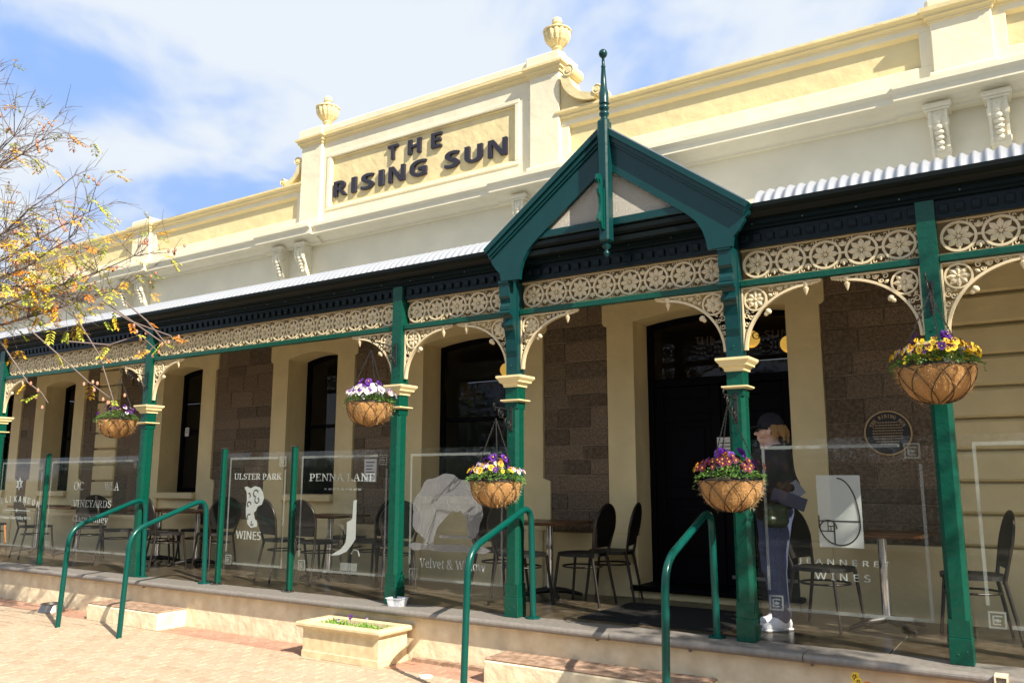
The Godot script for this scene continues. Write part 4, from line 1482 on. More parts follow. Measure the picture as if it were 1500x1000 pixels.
func build_rails() -> void:
	var first: Node3D
	for q in [[-9.19, "green tube handrail of the side steps, beside the steel bowl"], [-8.06, "green tube handrail of the side steps, on the ULSTER PARK screen side"], [-3.775, "green tube handrail of the porch step, beside the willow screen"], [-2.20, "green tube handrail of the porch step, beside the JEANNERET screen"]]:
		if first == null:
			first = thing("handrail", q[1], "handrail", Vector3(q[0], 0, 0), 0.0, "bent tube handrails at the steps")
			var m := MB.new()
			m.tube(bend([Vector3(0, G - 0.02, 0.97), Vector3(0, 0.60, 0.925), Vector3(0, 0.93, 0.03), Vector3(0, 0.012, 0.0)], 0.17), PackedFloat32Array([0.0265]), 16)
			part(first, "tube", m, M.rail)
			m = MB.new()
			m.lathe(moulding([[0.001, 0.0], [0.062, 0.0], [0.062, 0.010], [0.03, 0.014], [0.03, 0.02], [0.001, 0.02]]), 18)
			for a in 4:
				m.ball(Vector3(cos(a * PI / 2 + 0.78) * 0.047, 0.014, sin(a * PI / 2 + 0.78) * 0.047), Vector3(0.008, 0.009, 0.008), 6)
			part(first, "flange", m, M.rail)
		else:
			copy_of(first, Vector3(q[0], 0, 0), 0.0, q[1])

func make_chair() -> Node3D:
	var t := thing("bistro_chair", "", "chair", Vector3.ZERO, 0.0, "black woven cafe chairs on the verandah")
	var m := MB.new()
	var p := PackedVector2Array()
	for k in 20:
		var a := TAU * k / 20
		var e := Vector2(cos(a), sin(a))
		p.append(Vector2(0.215 * signf(e.x) * pow(absf(e.x), 0.7), 0.21 * signf(e.y) * pow(absf(e.y), 0.7)))
	m.at(Transform3D(Basis(Vector3.RIGHT, -PI / 2), Vector3(0, 0, 0)))
	m.prism(p, 0.435, 0.465)
	part(t, "seat", m, M.weave)
	m = MB.new()
	m.at(Transform3D(Basis(Vector3.RIGHT, -0.20), Vector3(0, 0.47, -0.19)))
	var b := PackedVector2Array([Vector2(-0.14, 0.05), Vector2(0.14, 0.05)])
	for k in 13:
		var a := k / 12.0 * PI
		b.append(Vector2(0.205 * cos(a), 0.22 + 0.22 * sin(a)))
	m.prism(b, -0.010, 0.010)
	var back := part(t, "backrest", m, M.weave)
	m = MB.new()
	m.at(Transform3D(Basis(Vector3.RIGHT, -0.20), Vector3(0, 0.47, -0.19)))
	var hoop := PackedVector3Array([Vector3(-0.145, -0.06, 0)])
	for k in 13:
		var a := PI - k / 12.0 * PI
		hoop.append(Vector3(0.212 * cos(a), 0.22 + 0.227 * sin(a), 0))
	hoop.append(Vector3(0.145, -0.06, 0))
	m.tube(hoop, PackedFloat32Array([0.014]), 8)
	part(back, "hoop", m, M.frame)
	for q in [[-0.17, 0.16, -0.20, 0.21], [0.17, 0.16, 0.20, 0.21], [-0.15, -0.18, -0.18, -0.26], [0.15, -0.18, 0.18, -0.26]]:
		m = MB.new()
		m.tube(PackedVector3Array([Vector3(q[0], 0.44, q[1]), Vector3(q[2], 0.0, q[3])]), PackedFloat32Array([0.015, 0.012]), 8)
		part(t, "leg", m, M.frame)
	m = MB.new()
	var rung := PackedVector3Array()
	for k in 17:
		var a := TAU * k / 16
		rung.append(Vector3(0.185 * cos(a), 0.34, 0.185 * sin(a)))
	m.tube(rung, PackedFloat32Array([0.009]), 6)
	part(t, "stretcher", m, M.frame)
	return t

func make_table() -> Node3D:
	var t := thing("cafe_table", "", "table", Vector3.ZERO, 0.0, "timber topped cafe tables on the verandah")
	var m := MB.new()
	m.box(Vector3(-0.33, 0.70, -0.33), Vector3(0.33, 0.73, 0.33), 0.008)
	part(t, "table_top", m, M.wood)
	m = MB.new()
	m.lathe(moulding([[0.036, 0.06], [0.036, 0.69], [0.09, 0.69], [0.09, 0.70]]), 16)
	part(t, "column", m, M.chrome)
	for k in 4:
		m = MB.new()
		var d := Vector3(cos(k * PI / 2 + PI / 4), 0, sin(k * PI / 2 + PI / 4))
		m.tube(PackedVector3Array([Vector3(0, 0.075, 0), d * 0.16 + Vector3(0, 0.06, 0), d * 0.33 + Vector3(0, 0.018, 0)]), PackedFloat32Array([0.032, 0.026, 0.016]), 8)
		part(t, "foot", m, M.iron)
	return t

func build_furniture() -> void:
	var tables := [[-4.30, -1.17, 0.05, "timber topped cafe table at the stone pier left of the entrance door"], [-1.22, -1.08, 0.0, "timber topped cafe table behind the JEANNERET screen"], [-7.25, -1.1, 0.1, "timber topped cafe table behind the PENNA LANE screen"], [-10.62, -1.15, 0.0, "timber topped cafe table behind the side steps, beside the porch post with a basket"], [-9.78, -1.15, 0.08, "timber topped cafe table behind the side steps, toward the ULSTER PARK screen"], [-12.6, -1.12, 0.0, "timber topped cafe table behind the VINEYARDS screen"], [-13.75, -1.12, 0.05, "timber topped cafe table behind the star screen"]]
	var t0: Node3D
	for q in tables:
		if t0 == null:
			t0 = make_table()
			t0.position = Vector3(q[0], 0, q[1])
			t0.rotation.y = q[2]
			t0.set_meta("label", q[3])
		else:
			copy_of(t0, Vector3(q[0], 0, q[1]), q[2], q[3])
	var chairs := [
		[-3.83, -0.97, -1.55, "black woven cafe chair by the entrance, nearer the verandah edge"],
		[-3.72, -1.36, -1.35, "black woven cafe chair by the entrance, against the door surround"],
		[-4.72, -0.92, 1.5, "black woven cafe chair behind the handrail, facing the entrance table"],
		[-4.28, -0.62, 3.0, "black woven cafe chair with its back to the porch step, at the stone pier table"],
		[-10.05, -1.38, 0.3, "black woven cafe chair behind the side steps, against the wall"],
		[-7.3, -1.42, 0.2, "black woven cafe chair under the window sill behind PENNA LANE"],
		[-1.62, -0.88, 1.3, "black woven cafe chair beside the person in the cap"],
		[-0.60, -0.93, -1.35, "black woven cafe chair beside the rusticated pier"],
		[-6.10, -0.95, -2.3, "black woven cafe chair behind the edge of the willow screen"],
		[-7.60, -0.72, 2.9, "black woven cafe chair behind the PENNA LANE screen, at the slim post"],
		[-7.03, -0.70, 3.1, "black woven cafe chair behind the PENNA LANE screen, beneath the basket"],
		[-6.62, -1.15, -1.6, "black woven cafe chair behind the PENNA LANE screen, near the willow screen"],
		[-10.95, -0.72, 2.6, "black woven cafe chair behind the side steps, hidden by the verandah post"],
		[-10.28, -0.95, 2.2, "black woven cafe chair behind the side steps, between the two tables"],
		[-9.75, -0.66, 2.9, "black woven cafe chair behind the side steps, behind the rising rail"],
		[-9.20, -1.0, -1.8, "black woven cafe chair behind the side steps, beside the slim post"],
		[-12.85, -0.62, 3.0, "black woven cafe chair behind the slim post of the star screen"],
		[-11.98, -0.95, -2.0, "black woven cafe chair behind the VINEYARDS lettering"],
		[-14.05, -0.55, 2.9, "black woven cafe chair with honey legs behind the star screen"]]
	var c0: Node3D
	for q in chairs:
		if c0 == null:
			c0 = make_chair()
			c0.position = Vector3(q[0], 0, q[1])
			c0.rotation.y = q[2]
			c0.set_meta("label", q[3])
		else:
			var k := copy_of(c0, Vector3(q[0], 0, q[1]), q[2], q[3])
			if q[0] == -14.05:
				for ch in k.get_children():
					if String(ch.name).begins_with("leg"):
						ch.material_override = M.cane

# ---------------------------------------------------------------- baskets and plants
func pansy(outer: Color, inner: Color, eye: Color, reach := 0.5) -> ArrayMesh:
	var m := MB.new()
	m.colored = true
	var spec := [[PI / 2 + 0.55, 1.0, outer, -0.10], [PI / 2 - 0.55, 1.0, outer, -0.10], [PI + 0.15, 0.88, inner, 0.02], [-0.15, 0.88, inner, 0.02], [-PI / 2, 1.05, inner, 0.05]]
	for s in spec:
		var d := Vector3(cos(s[0]), sin(s[0]), 0); var e := Vector3(-d.y, d.x, 0)
		var L: float = 0.026 * s[1]
		var pts := [Vector3(), d * L * 0.45 + e * L * 0.48, d * L * 0.85 + e * L * 0.42, d * L * 1.03, d * L * 0.85 - e * L * 0.42, d * L * 0.45 - e * L * 0.48]
		for i in range(1, 6):
			pts[i] += Vector3(0, 0, 0.005 + s[3] * 0.03 - 0.003 * (i % 2))
		m.col = s[2]
		for i in range(1, 5):
			m.tri(pts[0], pts[i + 1], pts[i])
		m.col = eye
		m.tri(Vector3(0, 0, 0.004), d * L * reach + e * L * reach * 0.4 + Vector3(0, 0, 0.0095), d * L * reach - e * L * reach * 0.4 + Vector3(0, 0, 0.0095))
	m.col = Color(0.85, 0.55, 0.04)
	m.tri(Vector3(-0.005, -0.004, 0.010), Vector3(0.005, -0.004, 0.010), Vector3(0, 0.004, 0.010))
	return m.mesh()

var P := {}
func make_pansies() -> void:
	var pu := Color(0.13, 0.018, 0.34); var li := Color(0.42, 0.30, 0.68); var wh := Color(0.80, 0.78, 0.84); var ye := Color(0.85, 0.58, 0.03); var ma := Color(0.07, 0.005, 0.02); var og := Color(0.75, 0.25, 0.015); var dk := Color(0.02, 0.004, 0.03)
	P.purple = pansy(pu, pu * 0.8, dk)
	P.lilac = pansy(pu, wh, dk)
	P.white = pansy(wh, wh, li)
	P.pale = pansy(li, wh, Color(0.5, 0.4, 0.1))
	P.yellow = pansy(ye, ye, ma)
	P.maroon = pansy(ma, ma * 1.6, og, 0.28)
	P.orange = pansy(og, ye * 0.9, ma)
	P.duo = pansy(ma, ye, ma)

func leafy(m: MB, at: Vector3, dir: Vector3, L: float, W: float) -> void:
	var s := dir.cross(Vector3(0.3, 1, 0.2)).normalized()
	var u := s.cross(dir).normalized()
	var a := at; var b := at + dir * L * 0.5 + s * W + u * L * 0.1; var c := at + dir * L; var d := at + dir * L * 0.5 - s * W + u * L * 0.1
	var mid := at + dir * L * 0.55
	m.tri(a, mid, b); m.tri(b, mid, c); m.tri(a, d, mid); m.tri(d, c, mid)

func build_baskets() -> void:
	make_pansies()
	var R := 0.215
	var prof := PackedVector2Array()
	for k in 12:
		var a := -PI / 2 + k / 11.0 * PI / 2
		prof.append(Vector2(maxf(R * pow(cos(a), 0.8), 0.001), 0.215 * sin(a)))
	# lumpy liner
	var lump := FastNoiseLite.new()
	lump.frequency = 11.0
	lump.seed = 2
	var liner := MB.new()
	var seg := 40
	for i in prof.size() - 1:
		for k in seg:
			var ps := []
			for q in [[i, k], [i, k + 1], [i + 1, k + 1], [i + 1, k]]:
				var a: float = TAU * (q[1] % seg) / seg
				var p := Vector3(cos(a) * prof[q[0]].x, prof[q[0]].y, sin(a) * prof[q[0]].x)
				# the wire net holds the coir in: it swells between the wires
				var u9: float = sqrt(maxf(11.0 - q[0], 0.0)) * 0.30
				var net := absf(sin((a - u9) * 4.5)) * absf(sin((a + u9) * 4.5))
				ps.append(p * (0.955 + 0.055 * sqrt(net) + 0.018 * lump.get_noise_3dv(p)))
			liner.quad_o(ps[0], ps[1], ps[2], ps[3], (ps[0] + ps[2]) - Vector3(0, 0.05, 0))
	var liner_mesh := liner.mesh()
	var wires := []
	for sg in [-1.0, 1.0]:
		for w in 9:
			var pts := PackedVector3Array()
			for k in 14:
				var u := k / 13.0
				var i := 11.0 - u * 10.0
				var a: float = (w * TAU / 9.0) + sg * sqrt(maxf(11.0 - i, 0.0)) * 0.30
				var r: float = lerpf(prof[int(i)].x, prof[mini(int(i) + 1, 11)].x, i - int(i)) * 1.008
				var y: float = lerpf(prof[int(i)].y, prof[mini(int(i) + 1, 11)].y, i - int(i)) * 1.008
				pts.append(Vector3(cos(a) * r, y, sin(a) * r))
			var m := MB.new()
			m.tube(pts, PackedFloat32Array([0.0025]), 5)
			wires.append(m.mesh())
	for h in [[-0.002, 1.01]]:
		var pts := PackedVector3Array()
		for k in 33:
			var a := TAU * k / 32
			var wob := 0.0
			pts.append(Vector3(cos(a) * R * h[1], h[0] + wob, sin(a) * R * h[1]))
		var m := MB.new()
		m.tube(pts, PackedFloat32Array([0.003]), 5, false)
		wires.append(m.mesh())
	var specs := [
		[Vector3(-9.31, 1.83, 0.40), 1.0, 0.50, ["purple", "maroon", "duo", "lilac", "purple", "pale"], 34, "coir lined hanging basket with purple and maroon pansies on the post by the side steps"],
		[Vector3(-5.30, 1.83, 0.40), 1.0, 0.50, ["white", "pale", "white", "pale", "lilac", "white"], 78, "coir lined hanging basket of white and lilac pansies by the PENNA LANE screen"],
		[Vector3(-3.94, 1.12, 0.32), 1.0, 0.52, ["purple", "yellow", "duo", "purple", "white", "pale", "orange"], 74, "coir lined hanging basket of purple and yellow pansies beside the willow screen"],
		[Vector3(-1.945, 1.13, 0.32), 1.02, 0.52, ["maroon", "maroon", "orange", "maroon", "purple", "maroon", "maroon"], 95, "coir lined hanging basket of maroon and orange pansies in front of the person"],
		[Vector3(-0.595, 1.83, 0.32), 1.06, 0.48, ["yellow", "duo", "yellow", "pale", "yellow", "orange", "purple", "duo"], 120, "coir lined hanging basket of bright yellow pansies above the JEANNERET screen"]]
	for s in specs:
		var b := thing("hanging_basket", s[5], "hanging basket", s[0], rng.randf() * TAU, "hanging baskets on the verandah posts")
		b.scale = Vector3.ONE * s[1]
		part(b, "coir_liner", liner_mesh, M.coir)
		for w in wires:
			part(b, "wire", w, M.iron)
		var m := MB.new()
		m.lathe(moulding([[0.19, 0.0], [0.12, 0.02], [0.001, 0.03]]), 20)
		part(b, "soil", m, M.soil)
		for k in 3:
			m = MB.new()
			var a := k * TAU / 3 + 0.4
			var from := Vector3(cos(a) * R, 0, sin(a) * R)
			var to := Vector3(0, s[2] / s[1], 0)
			var links := PackedVector3Array()
			var n := 40
			for i in n:
				var p := from.lerp(to, (i + 0.5) / n)
				m.at(Transform3D(Basis(Vector3.UP, i * PI / 2), p))
				m.cbox(Vector3(), Vector3(0.009, s[2] / n * 1.15, 0.0035))
			part(b, "chain", m, M.iron)
		# coir fibres that stick out
		m = MB.new()
		m.colored = true
		for k in 900:
			var a := rng.randf() * TAU; var e := rng.randf_range(-1.35, 0.0) * rng.randf()
			var d := Vector3(cos(a) * cos(e), sin(e), sin(a) * cos(e))
			var p := Vector3(cos(a) * R * pow(cos(e), 0.8), 0.215 * sin(e), sin(a) * R * pow(cos(e), 0.8)) * 0.985
			var q := p + (d + Vector3(rng.randf_range(-1, 1), rng.randf_range(-1, 0.6), rng.randf_range(-1, 1)) * 0.9).normalized() * rng.randf_range(0.012, 0.045)
			var sd := d.cross(Vector3.UP + Vector3(rng.randf(), 0, rng.randf())).normalized() * 0.0012
			m.col = Color(0.55, 0.32, 0.12).lerp(Color(0.72, 0.52, 0.28), rng.randf())
			m.tri(p - sd, p + sd, q)
		stuff(part(b, "coir_fibres", m, M.vc))
		# foliage and flowers on a low dome
		m = MB.new()
		m.colored = true
		for k in 620:
			var a := rng.randf() * TAU; var r := sqrt(rng.randf())
			var hgt := 0.02 + 0.095 * (1.0 - r * r) * rng.randf_range(0.3, 1.0)
			var p := Vector3(cos(a) * r * 0.225, hgt, sin(a) * r * 0.225)
			var d := Vector3(cos(a) * r + rng.randf_range(-0.7, 0.7), rng.randf_range(-0.3, 1.0) - 0.4 * r, sin(a) * r + rng.randf_range(-0.7, 0.7)).normalized()
			m.col = Color(0.05, 0.13, 0.02).lerp(Color(0.14, 0.28, 0.05), rng.randf())
			leafy(m, p, d, rng.randf_range(0.018, 0.038), rng.randf_range(0.005, 0.009))
		for k in 9:
			var a := rng.randf() * TAU
			var p := Vector3(cos(a) * 0.215, 0.02, sin(a) * 0.215)
			var len := rng.randf_range(0.03, 0.10)
			for j in 9:
				var u := j / 8.0
				var q := p + Vector3(cos(a), 0, sin(a)) * 0.035 * sin(u * 1.8) - Vector3(0, u * u * len, 0)
				m.col = Color(0.06, 0.14, 0.025).lerp(Color(0.14, 0.26, 0.05), rng.randf())
				leafy(m, q, Vector3(cos(a) + rng.randf_range(-0.8, 0.8), rng.randf_range(-0.9, 0.4), sin(a) + rng.randf_range(-0.8, 0.8)).normalized(), rng.randf_range(0.018, 0.032), 0.007)
		stuff(part(b, "foliage", m, M.vc))
		var kinds: Array = s[3]
		for k in s[4]:
			var a := rng.randf() * TAU; var r := sqrt(rng.randf())
			var p := Vector3(cos(a) * r * 0.24, 0.045 + 0.125 * (1.0 - r * r * 0.7) * rng.randf_range(0.6, 1.1), sin(a) * r * 0.25)
			var o := part(b, "flower", P[kinds[(k + int(a * 0.9)) % kinds.size()]], M.vc)
			o.position = p
			var d := Vector3(cos(a) * (0.5 + r) + rng.randf_range(-0.4, 0.4), rng.randf_range(0.25, 0.8), sin(a) * (0.5 + r) + rng.randf_range(-0.4, 0.4)).normalized()
			var sc := rng.randf_range(0.72, 1.15)
			o.basis = Basis.looking_at(-d, Vector3.UP).rotated(d, rng.randf_range(-0.4, 0.4)) * Basis.from_scale(Vector3.ONE * sc)
		var big := 3 if s[0].x < -9.0 or s[0].x > -1.0 else 6
		for k in big:
			if "purple" in kinds or "lilac" in kinds:
				var a := rng.randf() * TAU
				var o := part(b, "flower", P.purple, M.vc)
				o.position = Vector3(cos(a) * 0.10, 0.165 + rng.randf() * 0.03, sin(a) * 0.10)
				var d := Vector3(cos(a), 0.6, sin(a)).normalized()
				o.basis = Basis.looking_at(-d, Vector3.UP) * Basis.from_scale(Vector3.ONE * 1.45)

func planter(label: String, where: Vector3, turn: float, flowers: Array) -> void:
	var t := thing("planter_box", label, "planter", where, turn)
	var w := 0.47; var d := 0.205; var h := 0.305
	var m := MB.new()
	# tapered trough with a rolled rim and a foot band, open at the top
	var lev := [[0.97, 0.0], [0.97, 0.055], [0.955, 0.06], [0.955, 0.235], [0.975, 0.25], [1.06, 0.262], [1.075, 0.275], [1.075, 0.293], [1.055, 0.305], [0.88, 0.305], [0.86, 0.29], [0.86, 0.20]]
	for i in lev.size() - 1:
		var a: Array = lev[i]; var b: Array = lev[i + 1]
		var fa := Vector2(w - (1.0 - a[0]) * 0.42, d - (1.0 - a[0]) * 0.42); var fb := Vector2(w - (1.0 - b[0]) * 0.42, d - (1.0 - b[0]) * 0.42)
		var inside := i >= 9
		for s in 4:
			var ca := [Vector2(-1, 1), Vector2(1, 1), Vector2(1, -1), Vector2(-1, -1)]
			var p: Vector2 = ca[s]; var q: Vector2 = ca[(s + 1) % 4]
			var o: Vector3 = Vector3(p.x + q.x, 0, p.y + q.y) * (b[1] - a[1]) + Vector3(0, -(b[0] - a[0]), 0)
			if inside:
				o = -Vector3(p.x + q.x, -0.1, p.y + q.y)
			m.quad_o(Vector3(p.x * fa.x, a[1], p.y * fa.y), Vector3(q.x * fa.x, a[1], q.y * fa.y), Vector3(q.x * fb.x, b[1], q.y * fb.y), Vector3(p.x * fb.x, b[1], p.y * fb.y), o)
	part(t, "trough", m, M.terracotta)
	m = MB.new()
	m.box(Vector3(-w + 0.055, 0.02, -d + 0.055), Vector3(w - 0.055, 0.235, d - 0.055))
	part(t, "soil", m, M.soil)
	m = MB.new()
	m.colored = true
	for k in 420:
		var u := rng.randf()
		var p := Vector3(lerpf(-w + 0.06, w - 0.15, pow(u, 1.4)), 0.235 + rng.randf() * 0.03, rng.randf_range(-d + 0.06, d - 0.06))
		var dd := Vector3(rng.randf_range(-1, 1), rng.randf_range(0.2, 1.4), rng.randf_range(-1, 1)).normalized()
		m.col = Color(0.08, 0.20, 0.02).lerp(Color(0.24, 0.42, 0.06), rng.randf())
		leafy(m, p, dd, rng.randf_range(0.025, 0.06), rng.randf_range(0.005, 0.010))
	stuff(part(t, "foliage", m, M.vc))
	for f in flowers:
		var o := part(t, "flower", P[f[0]], M.vc)
		o.position = f[1]
		o.basis = Basis.looking_at(-Vector3(f[2], 0.45, 1).normalized(), Vector3.UP) * Basis.from_scale(Vector3.ONE * f[3])
		m = MB.new()
		m.colored = true
		m.col = Color(0.10, 0.22, 0.04)
		m.tube(PackedVector3Array([Vector3(f[1].x * 0.97, 0.22, f[1].z * 0.9), f[1]]), PackedFloat32Array([0.003]), 4)
		part(t, "stem", m, M.vc)

func build_small_things() -> void:
	planter("cream terracotta trough with sparse greens standing against the riser", Vector3(-5.40, G, 0.40), 0.0, [["purple", Vector3(-0.1, 0.335, -0.05), 0.2, 0.9], ["pale", Vector3(0.05, 0.32, -0.1), 0.0, 0.7], ["lilac", Vector3(-0.18, 0.31, 0.02), 0.0, 0.6]])
	planter("trough of yellow pansies on the pavement below the JEANNERET screen", Vector3(-0.80, G, 0.86), 0.0, [["yellow", Vector3(-0.28, 0.455, 0.02), -0.3, 1.1], ["orange", Vector3(-0.21, 0.425, 0.05), 0.2, 0.9], ["yellow", Vector3(-0.26, 0.435, 0.04), 0.2, 0.9], ["pale", Vector3(0.33, 0.425, 0.05), 0.2, 0.9], ["lilac", Vector3(0.37, 0.435, 0.0), 0.2, 0.9], ["yellow", Vector3(-0.1, 0.34, 0.1), 0.0, 0.8]])
	# steel bowl
	var t := thing("steel_bowl", "round stainless steel bowl on the pavement beside the handrail", "bowl", Vector3(-10.33, G, 0.42))
	var m := MB.new()
	m.lathe(moulding([[0.001, 0.002], [0.15, 0.002], [0.145, 0.012], [0.115, 0.085], [0.125, 0.09], [0.125, 0.094], [0.105, 0.092], [0.095, 0.03], [0.001, 0.025]]), 28)
	part(t, "bowl", m, M.steel)
	# plastic tub
	t = thing("plastic_tub", "cloudy rectangular plastic tub at the foot of a green post", "tub", Vector3(-5.17, 0.0, 0.10), 0.1)
	m = MB.new()
	var lo := 0.062; var hi := 0.08
	for s in 4:
		var r := Basis(Vector3.UP, s * PI / 2)
		var a: float = 0.05 if s % 2 == 0 else lo; var b: float = lo if s % 2 == 0 else 0.05
		m.quad_o(r * Vector3(-b, 0.001, a), r * Vector3(b, 0.001, a), r * Vector3(b * 1.25, 0.07, a * 1.25), r * Vector3(-b * 1.25, 0.07, a * 1.25), r * Vector3.BACK)
	m.box(Vector3(-lo, 0.0, -0.05), Vector3(lo, 0.002, 0.05))
	part(t, "tub_body", m, M.plastic)
	m = MB.new()
	for s in [[-0.085, 0.085, 0.0625, 0.07], [-0.085, 0.085, -0.07, -0.0625]]:
		m.box(Vector3(s[0], 0.069, s[2]), Vector3(s[1], 0.074, s[3]))
	for s in [[-0.085, -0.0775], [0.0775, 0.085]]:
		m.box(Vector3(s[0], 0.069, -0.0625), Vector3(s[1], 0.074, 0.0625))
	part(t, "rim", m, M.plastic)
	# pavement cap
	t = thing("drain_cap", "small round white cap set in the pavement near the trough", "drain cap", Vector3(-4.42, G, 0.60))
	m = MB.new()
	m.lathe(moulding([[0.001, 0.012], [0.045, 0.012], [0.055, 0.006], [0.055, -0.004]]), 20)
	part(t, "cap", m, M.white)
	# door mat
	t = thing("door_mat", "black ribbed rubber mat on the floor before the entrance", "mat", Vector3(-2.85, 0, -0.72))
	m = MB.new()
	m.box(Vector3(-0.62, 0.0, -0.52), Vector3(0.62, 0.009, 0.52), 0.003)
	part(t, "backing", m, M.mat)
	for k in 20:
		m = MB.new()
		m.box(Vector3(-0.58, 0.009, -0.48 + k * 0.05), Vector3(0.58, 0.013, -0.455 + k * 0.05), 0.001)
		part(t, "rib", m, M.mat)
	# round plaque
	t = thing("wall_plaque", "round dark bronze plaque with gold rim reading THE RISING SUN", "plaque", Vector3(-1.195, 1.53, -1.60))
	m = MB.new()
	m.at(Transform3D(Basis(Vector3.RIGHT, PI / 2), Vector3()))
	m.lathe(moulding([[0.001, 0.022], [0.178, 0.022], [0.186, 0.0], [0.186, -0.02]]), 48)
	part(t, "disc", m, M.bronze)
	m = MB.new()
	m.ring(Vector2(), 0.19, 0.178, 0.0, 0.027, 48)
	part(t, "gold_rim", m, M.gold)
	var tx := "THE RISING SUN"
	for k in tx.length():
		if tx[k] == " ":
			continue
		var a := PI / 2 + (6.5 - k) * 0.172
		var o := words(t, "letter", tx[k], Vector3.ZERO, 0.028, 0.010 if tx[k] == "I" else 0.022, 0.004, M.gold, "Droid Serif", 700)
		var pv := Vector3(cos(a) * 0.142, sin(a) * 0.142, 0.0235)
		var bb: AABB = o.mesh.get_aabb()
		var off := Vector3(bb.get_center().x * o.scale.x, bb.get_center().y * o.scale.y, 0)
		var sc := o.scale
		o.basis = Basis(Vector3.BACK, a - PI / 2) * Basis.from_scale(sc)
		o.position = pv - Basis(Vector3.BACK, a - PI / 2) * off
	for k in 9:
		var wd: float = [0.16, 0.20, 0.225, 0.24, 0.245, 0.24, 0.225, 0.19, 0.13][k]
		m = MB.new()
		var xx := -wd / 2
		while xx < wd / 2 - 0.006:
			var ww := rng.randf_range(0.006, 0.022)
			m.box(Vector3(xx, 0.085 - k * 0.023, 0.022), Vector3(minf(xx + ww, wd / 2), 0.092 - k * 0.023, 0.0245))
			xx += ww + 0.005
		stuff(part(t, "worn_text_line", m, M.gold))
	# notices taped inside the glass
	for q in [[-11.20, 1.86, 0.09, 0.13, "small cream notice inside the dark window near the side steps"], [-2.71, 1.40, 0.21, 0.30, "white sheet of paper fixed to the black entrance door"], [-14.35, 1.80, 0.08, 0.11, "tiny pale notice inside the dark window behind the star screen"]]:
		t = thing("paper_notice", q[4], "notice", Vector3(q[0], q[1], -1.915 if q[0] < -5 else -1.922))
		m = MB.new()
		m.box(Vector3(-q[2] / 2, -q[3] / 2, -0.001), Vector3(q[2] / 2, q[3] / 2, 0.001))
		part(t, "sheet", m, M.white)
		m = MB.new()
		for k in 5:
			m.box(Vector3(-q[2] * 0.35, q[3] * (0.3 - k * 0.12), 0.001), Vector3(q[2] * (0.35 - 0.1 * (k % 3)), q[3] * (0.33 - k * 0.12), 0.0016))
		stuff(part(t, "print", m, M.iron))
	t = thing("paper_notice", "white printed notice fixed to the stone wall behind PENNA LANE", "notice", Vector3(-7.10, 1.25, -1.590))
	m = MB.new()
	m.box(Vector3(-0.10, -0.14, -0.004), Vector3(0.10, 0.14, 0.0))
	part(t, "sheet", m, M.white)
	m = MB.new()
	for k in 5:
		m.box(Vector3(-0.07, 0.09 - k * 0.04, 0.0), Vector3(0.07 - 0.02 * (k % 3), 0.102 - k * 0.04, 0.0006))
	stuff(part(t, "print", m, M.iron))
	# amber globe lamps inside
	for q in [[-5.72, 2.50, -2.55, "amber globe lamp glowing inside the window by the porch post"], [-2.62, 2.61, -2.55, "amber globe lamp glowing through the fanlight, nearer the gilt lettering"], [-2.24, 2.53, -2.60, "amber globe lamp glowing through the fanlight beside the door surround"]]:
		t = thing("globe_lamp", q[3], "lamp", Vector3(q[0], q[1], q[2]), 0.0, "amber globe lamps in the hotel")
		m = MB.new()
		m.ball(Vector3(), Vector3(0.092, 0.092, 0.092), 18)
		part(t, "lamp_globe", m, M.globe)
		m = MB.new()
		m.tube(PackedVector3Array([Vector3(0, 0.07, 0), Vector3(0, 3.02 - q[1], 0)]), PackedFloat32Array([0.012]), 8)
		m.lathe(moulding([[0.04, 0.06], [0.04, 0.085], [0.015, 0.10]]), 12)
		part(t, "stem", m, M.bronze)
		var li := OmniLight3D.new()
		li.name = "glow"
		t.add_child(li, true)
		li.position = Vector3(0, -0.1, 0)
		li.light_color = Color(1.0, 0.72, 0.3)
		li.light_energy = 0.03
		li.light_size = 0.075
		li.shadow_enabled = true
		li.omni_range = 8.0
		li.omni_attenuation = 2.0

